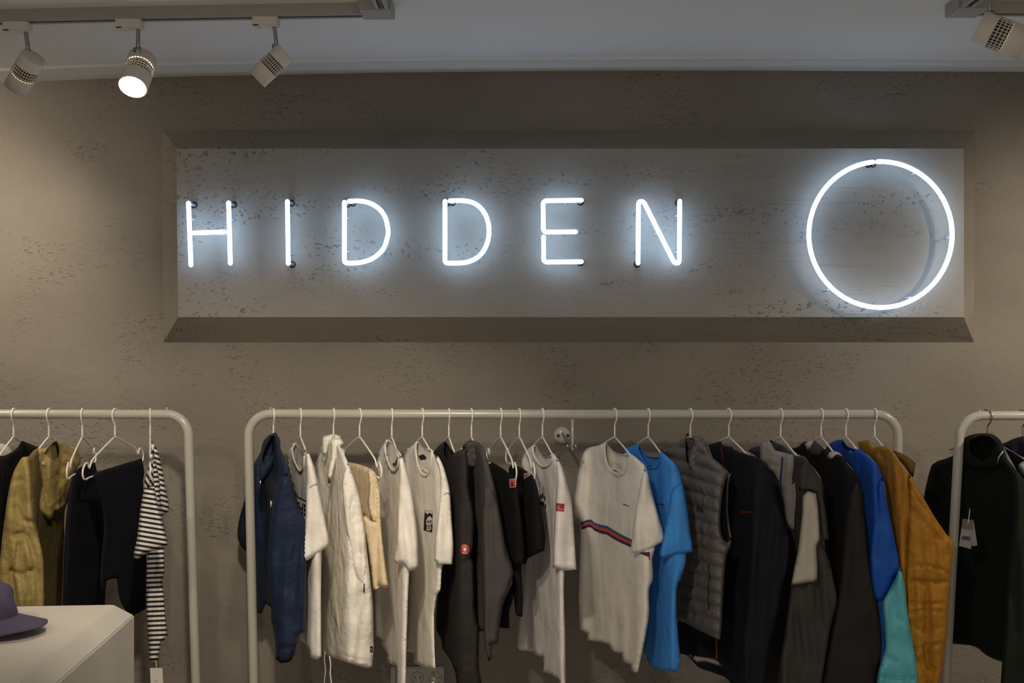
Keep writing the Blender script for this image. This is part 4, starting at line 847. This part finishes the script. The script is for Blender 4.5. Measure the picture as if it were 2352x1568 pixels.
s, sv = cloth('sleeve', RA([(105, 372), (125, 350), (152, 348), (165, 420), (178, 560), (190, 690), (212, 790), (232, 880), (238, 960), (238, 1180), (50, 1180), (-5, 1010), (2, 880), (22, 700), (42, 560), (70, 440)]), OLI, g, const(-.20), .034, (.012, 40), step=5,
    grooves=[(RA([(40, 560), (80, 565)]), 2, .004), (RA([(85, 620), (120, 690), (170, 700), (190, 700)]), 5, .014), (RA([(75, 770), (130, 760), (150, 790), (175, 880)]), 5, .016), (RA([(65, 960), (110, 985), (165, 960)]), 4, .014), (RA([(100, 820), (90, 900), (65, 950)]), 4, .012), (RA([(168, 960), (160, 1100)]), 5, .014), (RA([(60, 960), (75, 1130)]), 5, .016), (RA([(150, 700), (158, 800), (180, 850)]), 4, .012), (RA([(75, 480), (120, 470)]), 5, .006)])
decal('neck_label', RA([(222, 372), (240, 375), (244, 392), (226, 392)]), WHT, g, hb, lift=.006)
INDG = fabric('ink_blue_wool', (20, 21, 32), .004, 14)
hanger(189, 12, 'white wire hanger holding the ink blue trousers beside the khaki jacket', LEFT)
g = garment('trousers', 'ink blue trousers hanging beside the khaki jacket', 'trousers', 189)
P = RA([(372, 545), (385, 480), (402, 425), (440, 402), (482, 382), (512, 380), (525, 430), (560, 500), (575, 800), (565, 1180), (338, 1180), (345, 900), (355, 700)])
cloth('leg', P, INDG, g, lambda x, y: np.interp(x, [150, 189, 240], [-.17, -.03, .17])+0*y, .024, (.007, 30))
hanger(264, -3, 'white wire hanger holding the ink blue trousers beside the striped t-shirt', LEFT)
g = garment('trousers', 'ink blue trousers with one leg longer, beside the striped t-shirt', 'trousers', 264)
P = RA([(500, 442), (540, 425), (640, 395), (765, 357), (778, 430), (772, 480), (786, 700), (790, 900), (788, 1168), (745, 1192), (700, 1216), (690, 1195), (655, 1140), (640, 1090), (632, 1010), (620, 1003), (576, 1016), (562, 1120), (540, 1020), (560, 700), (530, 540)])
cloth('leg', P, INDG, g, lambda x, y: np.interp(x, [213, 264, 330], [-.18, 0, .17])+0*y, .016, (.006, 34))
# striped t-shirt, seen from its edge
def stripe_mat():
    m = bpy.data.materials.new('navy_white_stripes'); m.use_nodes = True; nt = m.node_tree; b = nt.nodes['Principled BSDF']; L = nt.links.new
    b.inputs['Roughness'].default_value = .9
    uv = nt.nodes.new('ShaderNodeUVMap'); sx = nt.nodes.new('ShaderNodeSeparateXYZ'); L(uv.outputs[0], sx.inputs[0])
    a_ = nt.nodes.new('ShaderNodeMath'); a_.operation = 'MULTIPLY'; a_.inputs[1].default_value = 100/11.0; L(sx.outputs['Y'], a_.inputs[0])
    f_ = nt.nodes.new('ShaderNodeMath'); f_.operation = 'FRACT'; L(a_.outputs[0], f_.inputs[0])
    r = nt.nodes.new('ShaderNodeValToRGB'); r.color_ramp.interpolation = 'CONSTANT'; r.color_ramp.elements[0].color = lin((226, 220, 208)); r.color_ramp.elements[1].position = .52; r.color_ramp.elements[1].color = lin((28, 28, 44))
    L(f_.outputs[0], r.inputs[0]); L(r.outputs[0], b.inputs['Base Color']); return m
STR = stripe_mat()
hanger(345, 20.3, 'white wire hanger seen edge-on in the striped t-shirt', LEFT)
g = garment('t_shirt', 'navy and white striped t-shirt at the end of the left rack', 't-shirt', 345)
st_ = dict(rim=9, step=5)
cloth('body', RA([(822, 300), (842, 380), (860, 480), (868, 600), (880, 760), (885, 850), (886, 980), (876, 1020), (884, 1100), (892, 1200), (905, 1322), (868, 1348), (864, 1380), (850, 1456), (825, 1458), (805, 1450), (796, 1300), (788, 1120), (790, 950), (795, 850), (790, 600), (785, 480), (800, 400), (808, 350)]), STR, g, const(-.02), .022, (.008, 18), uva=.04, grooves=[(RA([(850, 900), (855, 1100), (868, 1320)]), 3, .012)], **st_)
cloth('sleeve', RA([(775, 528), (800, 516), (832, 508), (845, 570), (862, 640), (880, 715), (907, 822), (860, 845), (800, 865), (765, 885), (740, 905), (722, 892), (722, 870), (738, 790), (748, 710), (760, 610)]), STR, g, const(-.235), .03, (.004, 24), uva=-.16, rim=12, step=5, grooves=[(RA([(725, 858), (790, 840), (900, 800)]), 1.5, .003)])
cloth('sleeve', RA([(826, 290), (842, 300), (858, 340), (872, 400), (890, 500), (905, 575), (915, 640), (890, 655), (870, 672), (858, 620), (845, 550), (832, 480), (825, 400)]), STR, g, const(.12), .02, (.004, 20), uva=-.30, rim=9, step=5)
cloth('shoulder', RA([(800, 400), (808, 345), (822, 338), (826, 400), (828, 450), (832, 508), (800, 516), (776, 530), (780, 480), (790, 440)]), STR, g, const(-.14), .022, (.003, 20), uva=-1.0, rim=7, step=4)
cloth('neck_rib', RA([(818, 262), (826, 262), (832, 285), (828, 360), (824, 420), (816, 470), (812, 420), (818, 350), (815, 300)]), W1, g, const(-.06), .010, (.001, 9), rim=4, step=4)
cloth('neck_rib', RA([(805, 338), (822, 334), (826, 345), (815, 375), (803, 362)]), W1, g, const(-.16), .012, (.001, 9), rim=4, step=4)
sw = empty('price_tag', wp(*RA([(845, 1520)])[0], DB-.05), 'white card tag hanging below the striped t-shirt', 'tag')
slab('tag_card', RA([(809, 1488), (875, 1487), (884, 1640), (815, 1640)]), DB-.05, mat('white_card', (222, 216, 206), .8), sw)
MB().tube([wp(*RA([(841, 1452)])[0], DB-.045), wp(*RA([(844, 1490)])[0], DB-.052)], .0012, 6).build('string', M_hang, sw)
tb = BVHTree.FromPolygons([tuple(wp(300, 1500, DB-.051)), tuple(wp(400, 1500, DB-.051)), tuple(wp(400, 1640, DB-.051)), tuple(wp(300, 1640, DB-.051))], [(0, 1, 2, 3)])
for i in range(3):
    x, y = RA([(836+i*5, 1562)])[0]; text('tag_lettering', 'i', (x, y), (x+.8, y), 4, INK, sw, tb, lift=.002)

# ------------------------------------------------------------------ wall sockets
so = empty('wall_socket', wp(960, 1568, DW), 'three-gang light grey wall socket low on the wall behind the t-shirts', 'socket')
MB().box(wp(959, 1553, DW)+Vector((0, -.005, 0)), (.190, .010, .073), bevel=.003).build('frame_plate', M_white_pl, so, False)
for i, x in enumerate((919, 960, 1001)):
    c = wp(x, 1553, DW)+Vector((0, -.011, 0))
    si_ = MB().box(c, (.056, .004, .062), bevel=.001).build('socket_insert', M_white_pl, so, False)
    if i: 
        MB().lathe([(.0205, -.002), (.0225, -.004), (.0205, -.0045), (.020, .001), (0, .001)], c, (0, 1, 0), 28).build('socket_well', mat('socket_shade', (150, 146, 138), .5), si_)
        hh = MB()
        for s_ in (-1, 1): hh.lathe([(0, -.0006), (.0026, -.0006), (.0026, .001)], c+Vector((s_*.0095, -.0025, 0)), (0, 1, 0), 10)
        hh.build('socket_hole', M_dark, si_)

# ------------------------------------------------------------------ concrete plinth and cap
th = math.radians(3.6); R3 = Matrix.Rotation(th, 3, 'Z'); ZT = H-.72
pc = Vector((-1.027, 2.665, 0))
c = .04; Wd, Dp = 1.5, 1.6
loc = [(-c, -c, ZT), (-Wd+c, -c, ZT), (-Wd+c, -Dp+c, ZT), (-c, -Dp+c, ZT), (0, 0, ZT-c), (-Wd, 0, ZT-c), (-Wd, -Dp, ZT-c), (0, -Dp, ZT-c), (0, 0, 0), (-Wd, 0, 0), (-Wd, -Dp, 0), (0, -Dp, 0)]
V = [pc+R3 @ Vector(v) for v in loc]
pl = mesh('display_plinth', V, [(0, 1, 2, 3), (4, 5, 1, 0), (5, 6, 2, 1), (6, 7, 3, 2), (7, 4, 0, 3), (8, 9, 5, 4), (9, 10, 6, 5), (10, 11, 7, 6), (11, 8, 4, 7), (11, 10, 9, 8)], M_conc, None, False)
bm = bmesh.new(); bm.from_mesh(pl.data); bmesh.ops.recalc_face_normals(bm, faces=bm.faces); bmesh.ops.bevel(bm, geom=bm.edges[:], offset=.003, segments=2, affect='EDGES'); bm.to_mesh(pl.data); bm.free()
tag(pl, 'pale concrete plinth with chamfered edges at the lower left', 'plinth')
CAP = fabric('lilac_twill', (92, 86, 108), .004, 14)
cc = Vector(((-62-CX)/F*2.40, 2.40, ZT))
cp = empty('baseball_cap', cc, 'faded lilac baseball cap lying on the concrete plinth', 'cap')
m = MB(); V = []; Fc = []; nu, nv = 48, 14
for j in range(nv+1):
    t = j/nv*math.pi/2
    for i in range(nu):
        a = 2*math.pi*i/nu; panel = 1-.02*abs(math.cos(3*a))**12
        rr = math.cos(t)**.6*panel if t < math.pi/2-.001 else .0
        dent = .008*math.sin(3*a+1)*math.sin(2*t)+.006*math.sin(5*a+t*6)*math.sin(2*t)
        V.append(cc+Vector(((.098*rr+dent)*math.cos(a), (.085*rr+dent)*math.sin(a), .118*math.sin(t)**.9+.002)))
for j in range(nv):
    for i in range(nu): Fc.append((j*nu+i, j*nu+(i+1) % nu, (j+1)*nu+(i+1) % nu, (j+1)*nu+i))
m.add(V, Fc); m.build('crown', CAP, cp)
m = MB(); m.lathe([(0, .006), (.005, .005), (.007, .001), (.007, -.002)], cc+Vector((0, 0, .119)), (0, 0, 1), 16); m.build('button', CAP, cp)
V = []; Fc = []; n1, n2 = 24, 10
for s_ in (0, 1):
    for j in range(n2+1):
        for i in range(n1+1):
            a = (i/n1-.5)*2*1.22; f = j/n2
            bx = .094*math.cos(a); by_ = .082*math.sin(a)
            ex = bx+(.100*max(0, math.cos(a/1.22*math.pi/2))**.2)*f; ey = by_*(1-.02*f)
            v = Matrix.Rotation(-.2, 3, 'Z') @ Vector((ex, ey*1.08, 0)); z = .004+.026*(1-(i/n1*2-1)**4)*(1-.3*f)+(.003 if s_ == 0 else 0)
            V.append(cc+Vector((v.x, v.y-.01*f, z)))
def idx(s_, j, i): return s_*(n2+1)*(n1+1)+j*(n1+1)+i
for j in range(n2):
    for i in range(n1):
        Fc.append((idx(0, j, i), idx(0, j+1, i), idx(0, j+1, i+1), idx(0, j, i+1))); Fc.append((idx(1, j, i), idx(1, j, i+1), idx(1, j+1, i+1), idx(1, j+1, i)))
for i in range(n1): Fc.append((idx(0, n2, i), idx(1, n2, i), idx(1, n2, i+1), idx(0, n2, i+1)))
for j in range(n2):
    Fc.append((idx(0, j, 0), idx(1, j, 0), idx(1, j+1, 0), idx(0, j+1, 0))); Fc.append((idx(0, j, n1), idx(0, j+1, n1), idx(1, j+1, n1), idx(1, j, n1)))
mesh('brim', V, Fc, CAP, cp)
